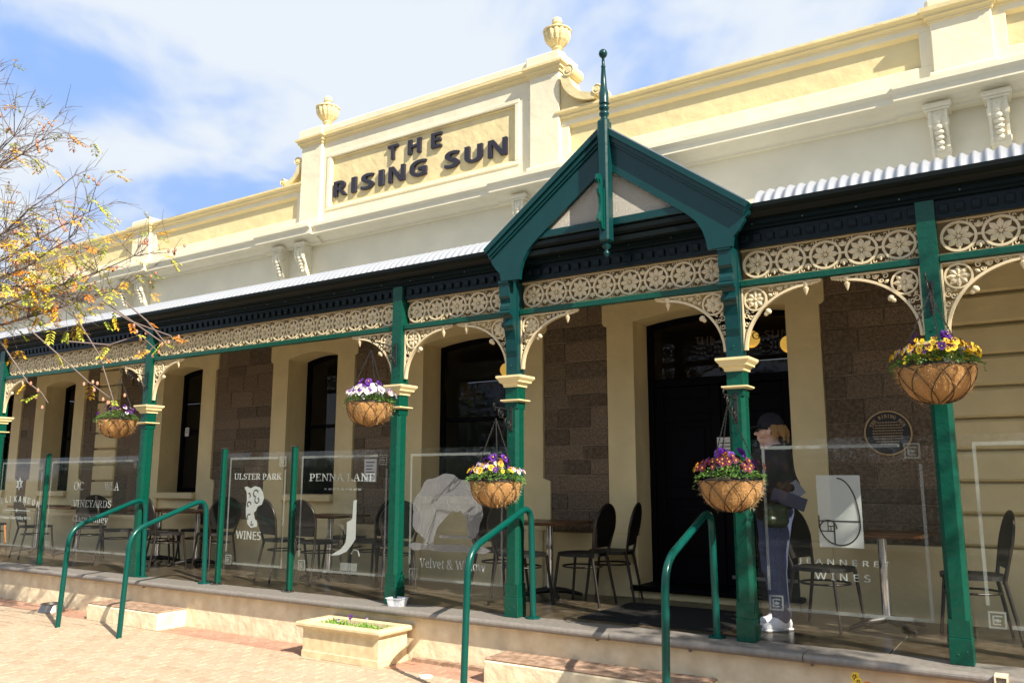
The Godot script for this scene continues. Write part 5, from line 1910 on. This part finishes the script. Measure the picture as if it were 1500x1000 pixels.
# ---------------------------------------------------------------- the person
func sdf(mb: MB, prims: Array, cell: float, k: float) -> void:
	var lo := Vector3.INF; var hi := -Vector3.INF
	for p in prims:
		var r := maxf(p[2], p[3]) + cell * 3.0
		lo = lo.min(p[0].min(p[1]) - Vector3.ONE * r)
		hi = hi.max(p[0].max(p[1]) + Vector3.ONE * r)
	var nx := int((hi.x - lo.x) / cell) + 2; var ny := int((hi.y - lo.y) / cell) + 2; var nz := int((hi.z - lo.z) / cell) + 2
	var f := PackedFloat32Array()
	f.resize(nx * ny * nz)
	f.fill(0.3)
	for p in prims:
		var a: Vector3 = p[0]; var b: Vector3 = p[1]; var ra: float = p[2]; var rb: float = p[3]
		var r := maxf(ra, rb) + k + cell * 2.0
		var i0 := Vector3i(((a.min(b) - Vector3.ONE * r) - lo) / cell).clamp(Vector3i.ZERO, Vector3i(nx - 1, ny - 1, nz - 1))
		var i1 := Vector3i(((a.max(b) + Vector3.ONE * r) - lo) / cell + Vector3.ONE).clamp(Vector3i.ZERO, Vector3i(nx - 1, ny - 1, nz - 1))
		var ba := b - a
		var bb := maxf(ba.dot(ba), 1e-9)
		for z in range(i0.z, i1.z + 1):
			for y in range(i0.y, i1.y + 1):
				var at := (z * ny + y) * nx
				for x in range(i0.x, i1.x + 1):
					var pa := lo + Vector3(x, y, z) * cell - a
					var t := clampf(pa.dot(ba) / bb, 0.0, 1.0)
					var d := (pa - ba * t).length() - lerpf(ra, rb, t)
					var g := f[at + x]
					var h := maxf(k - absf(d - g), 0.0) / k
					f[at + x] = minf(d, g) - h * h * k * 0.25
	var idx := PackedInt32Array()
	idx.resize(nx * ny * nz)
	idx.fill(-1)
	var vs := PackedVector3Array()
	var ns := PackedVector3Array()
	for z in nz - 1:
		for y in ny - 1:
			for x in nx - 1:
				var o := (z * ny + y) * nx + x
				var s0 := f[o] < 0
				var same := true
				for q in [1, nx, nx + 1, nx * ny, nx * ny + 1, nx * ny + nx, nx * ny + nx + 1]:
					if (f[o + q] < 0) != s0:
						same = false
						break
				if same:
					continue
				var sum := Vector3(); var cnt := 0
				for e in [[0, 0, 0, 1, 0, 0], [0, 1, 0, 1, 1, 0], [0, 0, 1, 1, 0, 1], [0, 1, 1, 1, 1, 1], [0, 0, 0, 0, 1, 0], [1, 0, 0, 1, 1, 0], [0, 0, 1, 0, 1, 1], [1, 0, 1, 1, 1, 1], [0, 0, 0, 0, 0, 1], [1, 0, 0, 1, 0, 1], [0, 1, 0, 0, 1, 1], [1, 1, 0, 1, 1, 1]]:
					var va := f[o + e[0] + e[1] * nx + e[2] * nx * ny]; var vb := f[o + e[3] + e[4] * nx + e[5] * nx * ny]
					if (va < 0) != (vb < 0):
						var t := va / (va - vb)
						sum += Vector3(e[0], e[1], e[2]).lerp(Vector3(e[3], e[4], e[5]), t)
						cnt += 1
				idx[o] = vs.size()
				vs.append(lo + (Vector3(x, y, z) + sum / cnt) * cell)
				ns.append(Vector3(f[o + 1] - f[o] + f[o + 1 + nx] - f[o + nx] + f[o + 1 + nx * ny] - f[o + nx * ny], f[o + nx] - f[o] + f[o + nx + 1] - f[o + 1] + f[o + nx + nx * ny] - f[o + nx * ny], f[o + nx * ny] - f[o] + f[o + nx * ny + 1] - f[o + 1] + f[o + nx * ny + nx] - f[o + nx]).normalized())
	var emit := func(a: int, b: int, c: int, d: int) -> void:
		if a < 0 or b < 0 or c < 0 or d < 0:
			return
		var nn := (vs[b] - vs[a]).cross(vs[c] - vs[a])
		if nn.dot(ns[a] + ns[c]) < 0:
			mb.tri_n(vs[a], vs[c], vs[b], ns[a], ns[c], ns[b]); mb.tri_n(vs[a], vs[d], vs[c], ns[a], ns[d], ns[c])
		else:
			mb.tri_n(vs[a], vs[b], vs[c], ns[a], ns[b], ns[c]); mb.tri_n(vs[a], vs[c], vs[d], ns[a], ns[c], ns[d])
	var sy := nx; var sz := nx * ny
	for z in range(1, nz - 1):
		for y in range(1, ny - 1):
			for x in range(1, nx - 1):
				var o := (z * ny + y) * nx + x
				var s := f[o] < 0
				if s != (f[o + 1] < 0):
					emit.call(idx[o - sy - sz], idx[o - sz], idx[o], idx[o - sy])
				if s != (f[o + sy] < 0):
					emit.call(idx[o - 1 - sz], idx[o - sz], idx[o], idx[o - 1])
				if s != (f[o + sz] < 0):
					emit.call(idx[o - 1 - sy], idx[o - sy], idx[o], idx[o - 1])

func hand(prims: Array, wrist: Vector3, dir: Vector3, palm: Vector3, side: float) -> void:
	# fingers leave the palm along dir and curl toward palm
	var across := dir.cross(palm).normalized() * side
	var k := wrist + dir * 0.085
	prims.append([wrist, wrist + dir * 0.02, 0.026, 0.027])
	for i in 4:
		prims.append([wrist + dir * 0.02 + across * (i - 1.5) * 0.014, k + across * (i - 1.5) * 0.019, 0.016, 0.0135])
		var a := k + across * (i - 1.5) * 0.020
		var L: float = [0.036, 0.042, 0.039, 0.030][i]
		var b := a + (dir * 0.8 + palm * 0.6).normalized() * L
		var c := b + (dir * 0.1 + palm).normalized() * L * 0.75
		var d := c + (-dir * 0.6 + palm * 0.7).normalized() * L * 0.55
		prims.append([a, b, 0.0105, 0.0095]); prims.append([b, c, 0.0095, 0.0085]); prims.append([c, d, 0.0085, 0.0075])
	var th := wrist + dir * 0.03 - across * 0.028
	var t2 := th + (dir * 0.7 - across * 0.6 + palm * 0.4).normalized() * 0.038
	prims.append([th, t2, 0.0135, 0.0115]); prims.append([t2, t2 + (dir * 0.8 + palm * 0.6 + across * 0.2).normalized() * 0.032, 0.0115, 0.009])

func build_person() -> void:
	var skin := mat("skin", 0.56, 0.37, 0.29, 0.55)
	skin.subsurf_scatter_enabled = true
	skin.subsurf_scatter_strength = 0.1
	var denim := mat("blue jeans cloth", 0.075, 0.10, 0.215, 0.9, T.grain, 7.0, T.plaster, 0.5, false)
	var knit := mat("black knit", 0.014, 0.012, 0.014, 0.95, T.grain, 9.0, T.grain, 0.25, false)
	var hairm := mat("blond hair", 0.44, 0.25, 0.085, 0.6, T.grain, 12.0, T.grain, 0.6, false)
	var navy := mat("navy cap cloth", 0.006, 0.007, 0.013, 0.85)
	var shoe := mat("pale grey trainers", 0.62, 0.66, 0.72, 0.6)
	var pink := mat("pale pink collar", 0.62, 0.44, 0.44, 0.8)
	var dark := mat("dark lens", 0.005, 0.005, 0.006, 0.1)
	var fur := mat("dark brown fur", 0.035, 0.022, 0.014, 1.0)
	var at := Vector3(-1.935, 0.0, -0.67)
	var turn := -0.80
	var face := Transform3D(Basis(Vector3.UP, -0.50), Vector3.ZERO)
	var t := thing("person", "person in navy cap, sunglasses, black jumper and jeans holding papers", "person", at, turn)
	var b := MB.new()
	var lw := Vector3(0.085, 1.005, 0.225); var rw := Vector3(-0.10, 0.985, 0.225)
	sdf(b, [[Vector3(-0.05, 0.95, 0), Vector3(-0.06, 1.28, 0), 0.095, 0.10], [Vector3(0.05, 0.95, 0), Vector3(0.06, 1.28, 0), 0.095, 0.10], [Vector3(-0.12, 1.335, -0.01), Vector3(0.12, 1.335, -0.01), 0.055, 0.055], [Vector3(0, 1.34, -0.015), Vector3(0, 1.46, 0.0), 0.052, 0.05], [Vector3(0.16, 1.33, -0.01), Vector3(0.235, 1.08, -0.03), 0.045, 0.038], [Vector3(0.235, 1.08, -0.03), lw, 0.037, 0.026], [Vector3(-0.16, 1.33, -0.01), Vector3(-0.245, 1.08, -0.03), 0.045, 0.038], [Vector3(-0.245, 1.08, -0.03), rw, 0.037, 0.026], [Vector3(0.075, 0.90, 0), Vector3(0.095, 0.48, 0.045), 0.085, 0.052], [Vector3(0.095, 0.48, 0.045), Vector3(0.115, 0.07, 0.045), 0.05, 0.036], [Vector3(-0.075, 0.90, 0), Vector3(-0.095, 0.48, -0.01), 0.085, 0.052], [Vector3(-0.095, 0.48, -0.01), Vector3(-0.105, 0.07, -0.055), 0.05, 0.036]], 0.016, 0.05)
	# head, finely
	b.at(face)
	sdf(b, [[Vector3(0, 1.545, -0.018), Vector3(0, 1.535, 0.012), 0.084, 0.080], [Vector3(0, 1.50, 0.03), Vector3(0, 1.455, 0.045), 0.062, 0.040], [Vector3(0, 1.45, 0.062), Vector3(0, 1.448, 0.066), 0.022, 0.020], [Vector3(0, 1.53, 0.088), Vector3(0, 1.502, 0.112), 0.010, 0.013], [Vector3(0, 1.477, 0.083), Vector3(0, 1.470, 0.084), 0.016, 0.016], [Vector3(0, 1.463, 0.082), Vector3(0, 1.462, 0.082), 0.014, 0.014], [Vector3(0.030, 1.548, 0.074), Vector3(-0.030, 1.548, 0.074), 0.014, 0.014], [Vector3(0.045, 1.50, 0.055), Vector3(0.04, 1.49, 0.06), 0.026, 0.022], [Vector3(-0.045, 1.50, 0.055), Vector3(-0.04, 1.49, 0.06), 0.026, 0.022], [Vector3(0.08, 1.525, 0.0), Vector3(0.083, 1.50, 0.005), 0.016, 0.012], [Vector3(-0.08, 1.525, 0.0), Vector3(-0.083, 1.50, 0.005), 0.016, 0.012], [Vector3(0, 1.38, -0.015), Vector3(0, 1.47, -0.004), 0.053, 0.052]], 0.005, 0.018)
	b.home()
	var hp := []
	hand(hp, lw, Vector3(-0.35, 0.05, 0.93).normalized(), Vector3(-0.5, -0.8, -0.15).normalized(), 1.0)
	sdf(b, hp, 0.0038, 0.008)
	hp = []
	hand(hp, rw, Vector3(0.45, 0.0, 0.89).normalized(), Vector3(0.5, -0.8, -0.2).normalized(), -1.0)
	sdf(b, hp, 0.0038, 0.008)
	var body := part(t, "body", b, skin)
	# clothes
	b = MB.new()
	sdf(b, [[Vector3(-0.055, 0.93, 0), Vector3(-0.075, 1.27, 0.0), 0.125, 0.118], [Vector3(0.055, 0.93, 0), Vector3(0.075, 1.27, 0.0), 0.125, 0.118], [Vector3(-0.125, 1.325, -0.01), Vector3(0.125, 1.325, -0.01), 0.072, 0.072], [Vector3(0, 1.34, -0.03), Vector3(0, 1.385, -0.025), 0.075, 0.062], [Vector3(0.165, 1.32, -0.01), Vector3(0.242, 1.08, -0.03), 0.064, 0.053], [Vector3(0.242, 1.08, -0.03), lw.lerp(Vector3(0.242, 1.08, -0.03), 0.08), 0.052, 0.036], [Vector3(-0.165, 1.32, -0.01), Vector3(-0.252, 1.08, -0.03), 0.064, 0.053], [Vector3(-0.252, 1.08, -0.03), rw.lerp(Vector3(-0.252, 1.08, -0.03), 0.08), 0.052, 0.036], [Vector3(0.03, 1.10, 0.09), Vector3(-0.03, 1.12, 0.09), 0.05, 0.05], [Vector3(0.02, 0.90, 0.06), Vector3(-0.04, 0.89, 0.06), 0.075, 0.075]], 0.012, 0.055)
	part(t, "jumper", b, knit)
	b = MB.new()
	sdf(b, [[Vector3(-0.05, 0.90, -0.01), Vector3(0.05, 0.90, -0.01), 0.118, 0.118], [Vector3(0.078, 0.86, 0), Vector3(0.095, 0.50, 0.05), 0.102, 0.075], [Vector3(0.095, 0.50, 0.05), Vector3(0.115, 0.13, 0.04), 0.072, 0.062], [Vector3(0.115, 0.13, 0.04), Vector3(0.116, 0.09, 0.045), 0.066, 0.064], [Vector3(-0.078, 0.86, 0), Vector3(-0.095, 0.50, -0.005), 0.102, 0.075], [Vector3(-0.095, 0.50, -0.005), Vector3(-0.105, 0.13, -0.06), 0.072, 0.062], [Vector3(-0.105, 0.13, -0.06), Vector3(-0.106, 0.09, -0.055), 0.066, 0.064], [Vector3(-0.14, 0.44, 0.02), Vector3(-0.07, 0.42, 0.05), 0.03, 0.03], [Vector3(-0.15, 0.62, 0.03), Vector3(-0.06, 0.58, 0.07), 0.03, 0.03], [Vector3(-0.15, 0.20, -0.03), Vector3(-0.08, 0.19, 0.0), 0.026, 0.026], [Vector3(0.07, 0.43, 0.1), Vector3(0.13, 0.41, 0.08), 0.03, 0.03]], 0.012, 0.035)
	part(t, "jeans", b, denim)
	for s in [[Vector3(0.118, 0.045, 0.02), 0.15], [Vector3(-0.108, 0.045, -0.085), -0.1]]:
		b = MB.new()
		var o: Vector3 = s[0]
		var d := Vector3(s[1], 0, 1).normalized()
		sdf(b, [[o - d * 0.02, o + d * 0.07, 0.042, 0.046], [o + d * 0.07 - Vector3(0, 0.008, 0), o + d * 0.165 - Vector3(0, 0.014, 0), 0.046, 0.032], [o + Vector3(0, 0.03, 0), o + d * 0.06 + Vector3(0, 0.02, 0), 0.046, 0.042]], 0.008, 0.03)
		var sh := part(t, "shoe", b, shoe)
		b = MB.new()
		b.at(Transform3D(Basis(Vector3(d.z, 0, -d.x), Vector3.UP, d), Vector3(o.x, 0, o.z)))
		b.box(Vector3(-0.042, 0.0, -0.06), Vector3(0.042, 0.022, 0.19), 0.012)
		part(sh, "sole", b, M.white)
	b = MB.new()
	var hair := []
	var hr := RandomNumberGenerator.new()
	hr.seed = 8
	for k in 44:
		var a := hr.randf_range(0.25, TAU - 0.25) if k > 3 else PI
		var p := Vector3(sin(a) * 0.083, 1.555 - hr.randf() * 0.01, cos(a) * 0.09 - 0.02)
		if cos(a) > 0.35:
			continue
		var q := p + Vector3(sin(a) * 0.015 + hr.randf_range(-0.012, 0.012), -hr.randf_range(0.06, 0.125), cos(a) * 0.018 - 0.008)
		hair.append([p, (p + q) / 2 + Vector3(sin(a), 0, cos(a)) * 0.010, 0.018, 0.014])
		hair.append([(p + q) / 2 + Vector3(sin(a), 0, cos(a)) * 0.010, q, 0.014, 0.007])
	b.at(face)
	sdf(b, hair, 0.006, 0.008)
	part(t, "hair", b, hairm)
	b = MB.new()
	b.at(face)
	sdf(b, [[Vector3(0, 1.568, -0.022), Vector3(0, 1.562, 0.012), 0.089, 0.085], [Vector3(0, 1.60, -0.015), Vector3(0, 1.60, 0.005), 0.07, 0.07]], 0.007, 0.03)
	var cap := part(t, "cap", b, navy)
	b = MB.new()
	var peak := PackedVector2Array()
	for k in 13:
		var a := PI * k / 12
		peak.append(Vector2(cos(a) * 0.078, 0.075 + sin(a) * 0.105))
	b.at(face * Transform3D(Basis(Vector3.RIGHT, PI / 2 + 0.16), Vector3(0, 1.575, 0.0)))
	b.prism(peak, -0.004, 0.004)
	part(cap, "peak", b, navy)
	b = MB.new()
	b.at(face)
	for sg in [-1, 1]:
		b.ball(Vector3(sg * 0.033, 1.533, 0.098), Vector3(0.029, 0.021, 0.010), 12)
		b.tube(PackedVector3Array([Vector3(sg * 0.062, 1.537, 0.09), Vector3(sg * 0.082, 1.537, 0.05), Vector3(sg * 0.088, 1.535, -0.005)]), PackedFloat32Array([0.0055]), 6)
	b.tube(PackedVector3Array([Vector3(-0.012, 1.537, 0.106), Vector3(0.012, 1.537, 0.106)]), PackedFloat32Array([0.004]), 6)
	part(t, "sunglasses", b, dark)
	b = MB.new()
	for sg in [-1, 1]:
		b.prism(PackedVector2Array([Vector2(sg * 0.004, 1.355), Vector2(sg * 0.06, 1.375), Vector2(sg * 0.055, 1.425), Vector2(sg * 0.02, 1.40)]), 0.048, 0.062)
	var ring := PackedVector3Array()
	for k in 15:
		var a := lerpf(0.5, TAU - 0.5, k / 14.0)
		ring.append(Vector3(sin(a) * 0.064, 1.412 - 0.012 * cos(a), cos(a) * 0.062 - 0.005))
	b.tube(ring, PackedFloat32Array([0.014]), 8)
	part(t, "shirt_collar", b, pink)
	# things held
	var w := Transform3D(Basis(Vector3.UP, turn), at)
	var hold := w * Vector3(0.05, 0.995, 0.27)
	var f := thing("fluffy_bag", "dark brown fluffy bundle held against the black jumper", "bag", hold + Vector3(0, 0.06, 0), turn)
	b = MB.new()
	sdf(b, [[Vector3(-0.06, 0.02, 0), Vector3(0.06, 0.03, 0), 0.065, 0.07], [Vector3(-0.02, -0.04, 0.01), Vector3(0.05, -0.03, 0.0), 0.05, 0.05]], 0.01, 0.04)
	part(f, "bundle", b, fur)
	b = MB.new()
	b.colored = true
	for k in 1500:
		var d := Vector3(hr.randfn(), hr.randfn(), hr.randfn()).normalized()
		var p := Vector3(d.x * 0.12, d.y * 0.085 + 0.01, d.z * 0.065)
		var q := p + (d + Vector3(hr.randf_range(-0.5, 0.5), -0.5, hr.randf_range(-0.5, 0.5))).normalized() * 0.035
		var sd := d.cross(Vector3(0.2, 1, 0.4)).normalized() * 0.0018
		b.col = Color(0.03, 0.018, 0.010).lerp(Color(0.11, 0.075, 0.045), hr.randf())
		b.tri(p - sd, p + sd, q)
	stuff(part(f, "fur", b, M.vc))
	f = thing("leaflet", "folded white leaflet gripped below the fluffy bundle", "leaflet", w * Vector3(0.09, 0.925, 0.31), turn + 0.5)
	b = MB.new()
	b.at(Transform3D(Basis.from_euler(Vector3(0.5, 0.3, 0.6)), Vector3()))
	b.box(Vector3(-0.055, -0.075, -0.001), Vector3(0.055, 0.075, 0.001))
	b.at(Transform3D(Basis.from_euler(Vector3(0.9, 0.5, 0.6)), Vector3(0.01, 0.0, 0.012)))
	b.box(Vector3(-0.055, -0.075, -0.001), Vector3(0.055, 0.075, 0.001))
	part(f, "sheet", b, M.white)
	f = thing("blue_folder", "dark blue folder sticking out behind the person's elbow", "folder", w * Vector3(0.275, 0.985, 0.02), turn)
	b = MB.new()
	b.at(Transform3D(Basis.from_euler(Vector3(0.1, 0.95, -0.35)), Vector3()))
	b.box(Vector3(-0.13, -0.05, -0.004), Vector3(0.13, 0.05, 0.004), 0.001)
	part(f, "cover", b, mat("navy folder card", 0.02, 0.028, 0.07, 0.5))
	b = MB.new()
	b.at(Transform3D(Basis.from_euler(Vector3(0.1, 0.95, 0.6)), Vector3(0.03, 0.075, -0.045)))
	b.box(Vector3(-0.05, -0.06, -0.003), Vector3(0.05, 0.06, 0.003))
	part(f, "photo_card", b, mat("pale blue print", 0.22, 0.26, 0.34, 0.4, T.grain, 20.0))
	f = thing("green_pouch", "dark green pouch hanging at the person's hip", "pouch", w * Vector3(0.215, 0.875, 0.10), turn)
	b = MB.new()
	sdf(b, [[Vector3(0, 0.03, -0.045), Vector3(0, 0.03, 0.045), 0.05, 0.05], [Vector3(0, -0.05, -0.05), Vector3(0, -0.05, 0.05), 0.052, 0.052]], 0.01, 0.03)
	part(f, "pouch", b, mat("dark green nylon", 0.018, 0.035, 0.012, 0.35))
	b = MB.new()
	b.tube(PackedVector3Array([Vector3(0, 0.07, -0.05), Vector3(0.03, 0.10, 0.0), Vector3(0, 0.07, 0.05)]), PackedFloat32Array([0.008]), 6)
	part(f, "strap", b, navy)

# ---------------------------------------------------------------- trees
func limb_path(a: Vector3, b: Vector3, sag: float, r: RandomNumberGenerator, n := 9) -> PackedVector3Array:
	var p := PackedVector3Array()
	var L := a.distance_to(b)
	var off := Vector3()
	for i in n:
		var t := float(i) / (n - 1)
		if i > 0 and i < n - 1:
			off += Vector3(r.randf_range(-1, 1), r.randf_range(-1, 1), r.randf_range(-1, 1)) * L * 0.022
		p.append(a.lerp(b, t) + off * sin(PI * t) + Vector3(0, sag * L * sin(PI * t), 0))
	return p

func taper(a: float, b: float, n: int) -> PackedFloat32Array:
	var r := PackedFloat32Array()
	for i in n:
		r.append(lerpf(a, b, float(i) / (n - 1)))
	return r

func compound_leaf(m: MB, at: Vector3, dir: Vector3, L: float, c: Color, r: RandomNumberGenerator) -> void:
	var s := dir.cross(Vector3(0.2, 1, 0.1)).normalized()
	m.col = Color(c.r * 0.5, c.g * 0.4, c.b * 0.4)
	m.tri(at, at + dir * L + s * 0.002, at + dir * L - s * 0.002)
	var n := 5
	for i in n:
		var p := at + dir * L * (0.25 + 0.7 * i / n) + Vector3(0, -L * 0.12 * i / n, 0)
		for sg in [-1.0, 1.0]:
			var k := r.randf_range(0.8, 1.15)
			m.col = Color(c.r * k, c.g * k * r.randf_range(0.9, 1.1), c.b * k)
			leafy(m, p, (dir * 0.55 + s * sg + Vector3(0, r.randf_range(-0.5, 0.1), 0)).normalized(), L * 0.30, L * 0.075)
	leafy(m, at + dir * L * 0.92, dir, L * 0.3, L * 0.08)

func build_trees() -> void:
	autumn_tree()
	shade_tree()
	var r := RandomNumberGenerator.new()
	r.seed = 21
	hedge(r)
	for i in 12:
		far_tree("dense green street tree in the row across the road", Vector3(-24.0 + i * 3.4 + r.randf(), G, 19.5 + r.randf() * 3.0), r.randf_range(5.0, 7.5), r)

func hedge(r: RandomNumberGenerator) -> void:
	var t := thing("hedge", "long dense green hedge along the far footpath across the road", "hedge", Vector3(0, G, 18.8))
	var m := MB.new()
	m.box(Vector3(-45, -0.05, -0.45), Vector3(20, 2.1, 0.45), 0.1)
	part(t, "branch_core", m, mat("hedge wood", 0.11, 0.085, 0.055, 1.0))
	m = MB.new()
	m.colored = true
	for k in 16000:
		var p := Vector3(r.randf_range(-45, 20), r.randf_range(0.0, 2.35), -0.5 - r.randf() * 0.2)
		if r.randf() < 0.25:
			p = Vector3(p.x, 2.1 + r.randf() * 0.35, r.randf_range(-0.5, 0.5))
		m.col = Color(0.03, 0.055, 0.012).lerp(Color(0.11, 0.15, 0.035), r.randf())
		leafy(m, p, Vector3(r.randf_range(-1, 1), r.randf_range(-0.8, 0.8), r.randf_range(-1, 0.2)).normalized(), 0.22, 0.07)
	stuff(part(t, "foliage", m, M.vc))

func far_tree(label: String, at: Vector3, h: float, r: RandomNumberGenerator) -> void:
	var t := thing("street_tree", label, "tree", at, 0.0, "street trees across the road")
	var m := MB.new()
	m.tube(PackedVector3Array([Vector3(0, -0.1, 0), Vector3(0.05, h * 0.25, 0), Vector3(0, h * 0.6, 0.1)]), PackedFloat32Array([0.2, 0.15, 0.07]), 8)
	part(t, "trunk", m, M.bark)
	m = MB.new()
	m.colored = true
	for k in 70:
		var d := Vector3(r.randfn(), r.randfn() * 0.8, r.randfn()).normalized() * pow(r.randf(), 0.4)
		var c := Vector3(d.x * h * 0.42, h * 0.58 + d.y * h * 0.40, d.z * h * 0.42)
		for j in 45:
			var e := Vector3(r.randfn(), r.randfn(), r.randfn()) * h * 0.055
			m.col = Color(0.03, 0.06, 0.012).lerp(Color(0.10, 0.15, 0.03), r.randf())
			leafy(m, c + e, Vector3(r.randf_range(-1, 1), r.randf_range(-1, 0.6), r.randf_range(-1, 1)).normalized(), 0.20, 0.06)
	stuff(part(t, "crown", m, M.vc))

func shade_tree() -> void:
	# stands beside the frame; its thin crown dapples the porch
	var r := RandomNumberGenerator.new()
	r.seed = 33
	var at := Vector3(3.2, G, 2.5)
	var t := thing("street_tree", "thin leafed street tree on the pavement in front of the hotel", "tree", at, 0.0, "street trees by the hotel")
	var m := MB.new()
	m.tube(PackedVector3Array([Vector3(0, -0.1, 0), Vector3(0.03, 1.2, 0.02), Vector3(-0.05, 3.0, 0.0), Vector3(0.0, 5.2, 0.05)]), PackedFloat32Array([0.10, 0.08, 0.06, 0.03]), 10)
	part(t, "trunk", m, M.bark)
	var leaf := MB.new()
	leaf.colored = true
	for k in 9:
		var a := k * 2.4
		var b := Vector3(cos(a) * r.randf_range(0.5, 1.0), r.randf_range(4.7, 6.2), sin(a) * r.randf_range(0.4, 0.9))
		var p := limb_path(Vector3(0, 3.4 + k * 0.18, 0), b, 0.06, r, 6)
		m = MB.new()
		m.tube(p, taper(0.03, 0.008, 6), 6)
		part(t, "limb", m, M.bark)
		for j in 26:
			var c := p[2 + r.randi() % 4] + Vector3(r.randfn(), r.randfn(), r.randfn()) * 0.24
			for q in 5:
				compound_leaf(leaf, c + Vector3(r.randfn(), r.randfn(), r.randfn()) * 0.07, Vector3(r.randf_range(-1, 1), r.randf_range(-0.6, 0.4), r.randf_range(-1, 1)).normalized(), 0.13, Color(0.10, 0.15, 0.03), r)
	stuff(part(t, "crown", leaf, M.vc))

func px(x: float, y: float, depth: float) -> Vector3:
	var b := Basis.from_euler(Vector3(0.1661, 0.5772, 0.0013))
	return Vector3(0, 1.1223, 6.1241) + b * Vector3((x - 750.0) / 1219.0, -(y - 500.0) / 1219.0, -1.0) * depth

func autumn_tree() -> void:
	var r := RandomNumberGenerator.new()
	r.seed = 17
	var foot := px(-330, 830, 8.6)
	foot.y = G
	var t := thing("autumn_tree", "autumn tree with bare twigs, yellow leaves and pinkish seed pods", "tree", foot)
	var m := MB.new()
	var fork := px(-220, 480, 8.7) - foot
	m.tube(limb_path(Vector3(0, -0.1, 0), fork, 0.0, r, 7), taper(0.13, 0.085, 7), 10)
	part(t, "trunk", m, M.bark)
	var tw := MB.new()
	var lf := MB.new()
	lf.colored = true
	var pods := MB.new()
	pods.colored = true
	var green := Color(0.30, 0.36, 0.03); var yellow := Color(0.74, 0.43, 0.02); var orange := Color(0.62, 0.22, 0.015); var lime := Color(0.48, 0.47, 0.04); var red := Color(0.42, 0.09, 0.03)
	# where the main limbs reach: screen reach is turned into places in space round the crown
	var tips := [[-25, 130, 8.9, 0.022], [20, 200, 8.6, 0.024], [60, 205, 8.3, 0.022], [80, 280, 9.0, 0.024], [130, 310, 8.5, 0.024], [100, 350, 8.0, 0.024], [195, 375, 8.4, 0.024], [165, 425, 8.9, 0.022], [110, 440, 8.2, 0.022], [30, 330, 9.3, 0.024], [50, 420, 8.8, 0.022], [-120, 200, 9.0, 0.03], [-200, 60, 8.5, 0.03], [-320, 180, 9.2, 0.03], [-60, 380, 7.9, 0.024]]
	for q in tips:
		var tip := px(q[0], q[1], q[2]) - foot
		var p := limb_path(fork - Vector3(0, r.randf() * 0.5, 0), tip, r.randf_range(-0.02, 0.10), r, 10)
		m = MB.new()
		m.tube(p, taper(q[3], 0.005, 10), 7)
		part(t, "limb", m, M.bark)
		for k in 34:
			var i := r.randi_range(3, 9)
			var from := p[i]
			var along := (p[i] - p[i - 1]).normalized()
			var d := (along + Vector3(r.randfn(), r.randfn() * 0.8 + 0.15, r.randfn()) * 0.62).normalized()
			var L := r.randf_range(0.18, 0.55)
			var br := limb_path(from, from + d * L, r.randf_range(-0.1, 0.12), r, 5)
			tw.tube(br, taper(0.005, 0.002, 5), 4, false)
			for j in 6:
				var o := br[r.randi_range(1, 4)]
				var e := (d + Vector3(r.randfn(), r.randfn(), r.randfn()) * 0.8).normalized()
				var b2 := limb_path(o, o + e * r.randf_range(0.08, 0.28), 0.05, r, 4)
				tw.tube(b2, taper(0.003, 0.0014, 4), 3, false)
				var hy := from.y + foot.y
				if r.randf() < (0.08 if hy < 2.7 else 0.26 if hy < 4.0 else 0.07):
					var c: Color = [yellow, yellow, green, lime, yellow, lime, green, lime, orange, yellow][r.randi() % 10]
					for h in r.randi_range(1, 2):
						compound_leaf(lf, b2[3], (e + Vector3(r.randfn() * 0.5, -0.7, r.randfn() * 0.5)).normalized(), r.randf_range(0.10, 0.19), c, r)
				elif r.randf() < 0.035:
					for h in r.randi_range(2, 5):
						pods.col = Color(0.42, 0.16, 0.12).lerp(Color(0.55, 0.32, 0.20), r.randf())
						pods.ball(b2[3] + Vector3(r.randfn(), r.randfn() - 0.5, r.randfn()) * 0.03, Vector3(0.014, 0.022, 0.014), 6)
	# drooping shoots that hang across the lace
	for q in [[[105, 455], [145, 520], [165, 585], [168, 597]], [[165, 455], [190, 470], [250, 492], [262, 515]], [[150, 440], [235, 500], [222, 510], [215, 520]], [[40, 480], [80, 515], [130, 560], [160, 582]], [[180, 440], [215, 470], [240, 500], [255, 520]], [[100, 500], [160, 505], [205, 490], [228, 512]], [[0, 500], [40, 560], [60, 575], [70, 590]]]:
		var p := PackedVector3Array()
		for s in q:
			p.append(px(s[0], s[1], 7.9) - foot)
		tw.tube(p, taper(0.008, 0.004, 4), 5)
		for k in 2:
			var e := Vector3(r.randfn(), -0.6, r.randfn()).normalized()
			var c: Color = [yellow, orange, lime, green, lime][r.randi() % 5]
			compound_leaf(lf, p[1 + k], e, r.randf_range(0.12, 0.18), c, r)
		for h in 4:
			pods.col = Color(0.46, 0.20, 0.14).lerp(Color(0.58, 0.36, 0.24), r.randf())
			pods.ball(p[2] + Vector3(r.randfn(), r.randfn() - 0.6, r.randfn()) * 0.045, Vector3(0.014, 0.022, 0.014), 6)
	stuff(part(t, "twigs", tw, M.bark))
	stuff(part(t, "leaves", lf, M.vc))
	stuff(part(t, "seed_pods", pods, M.vc))
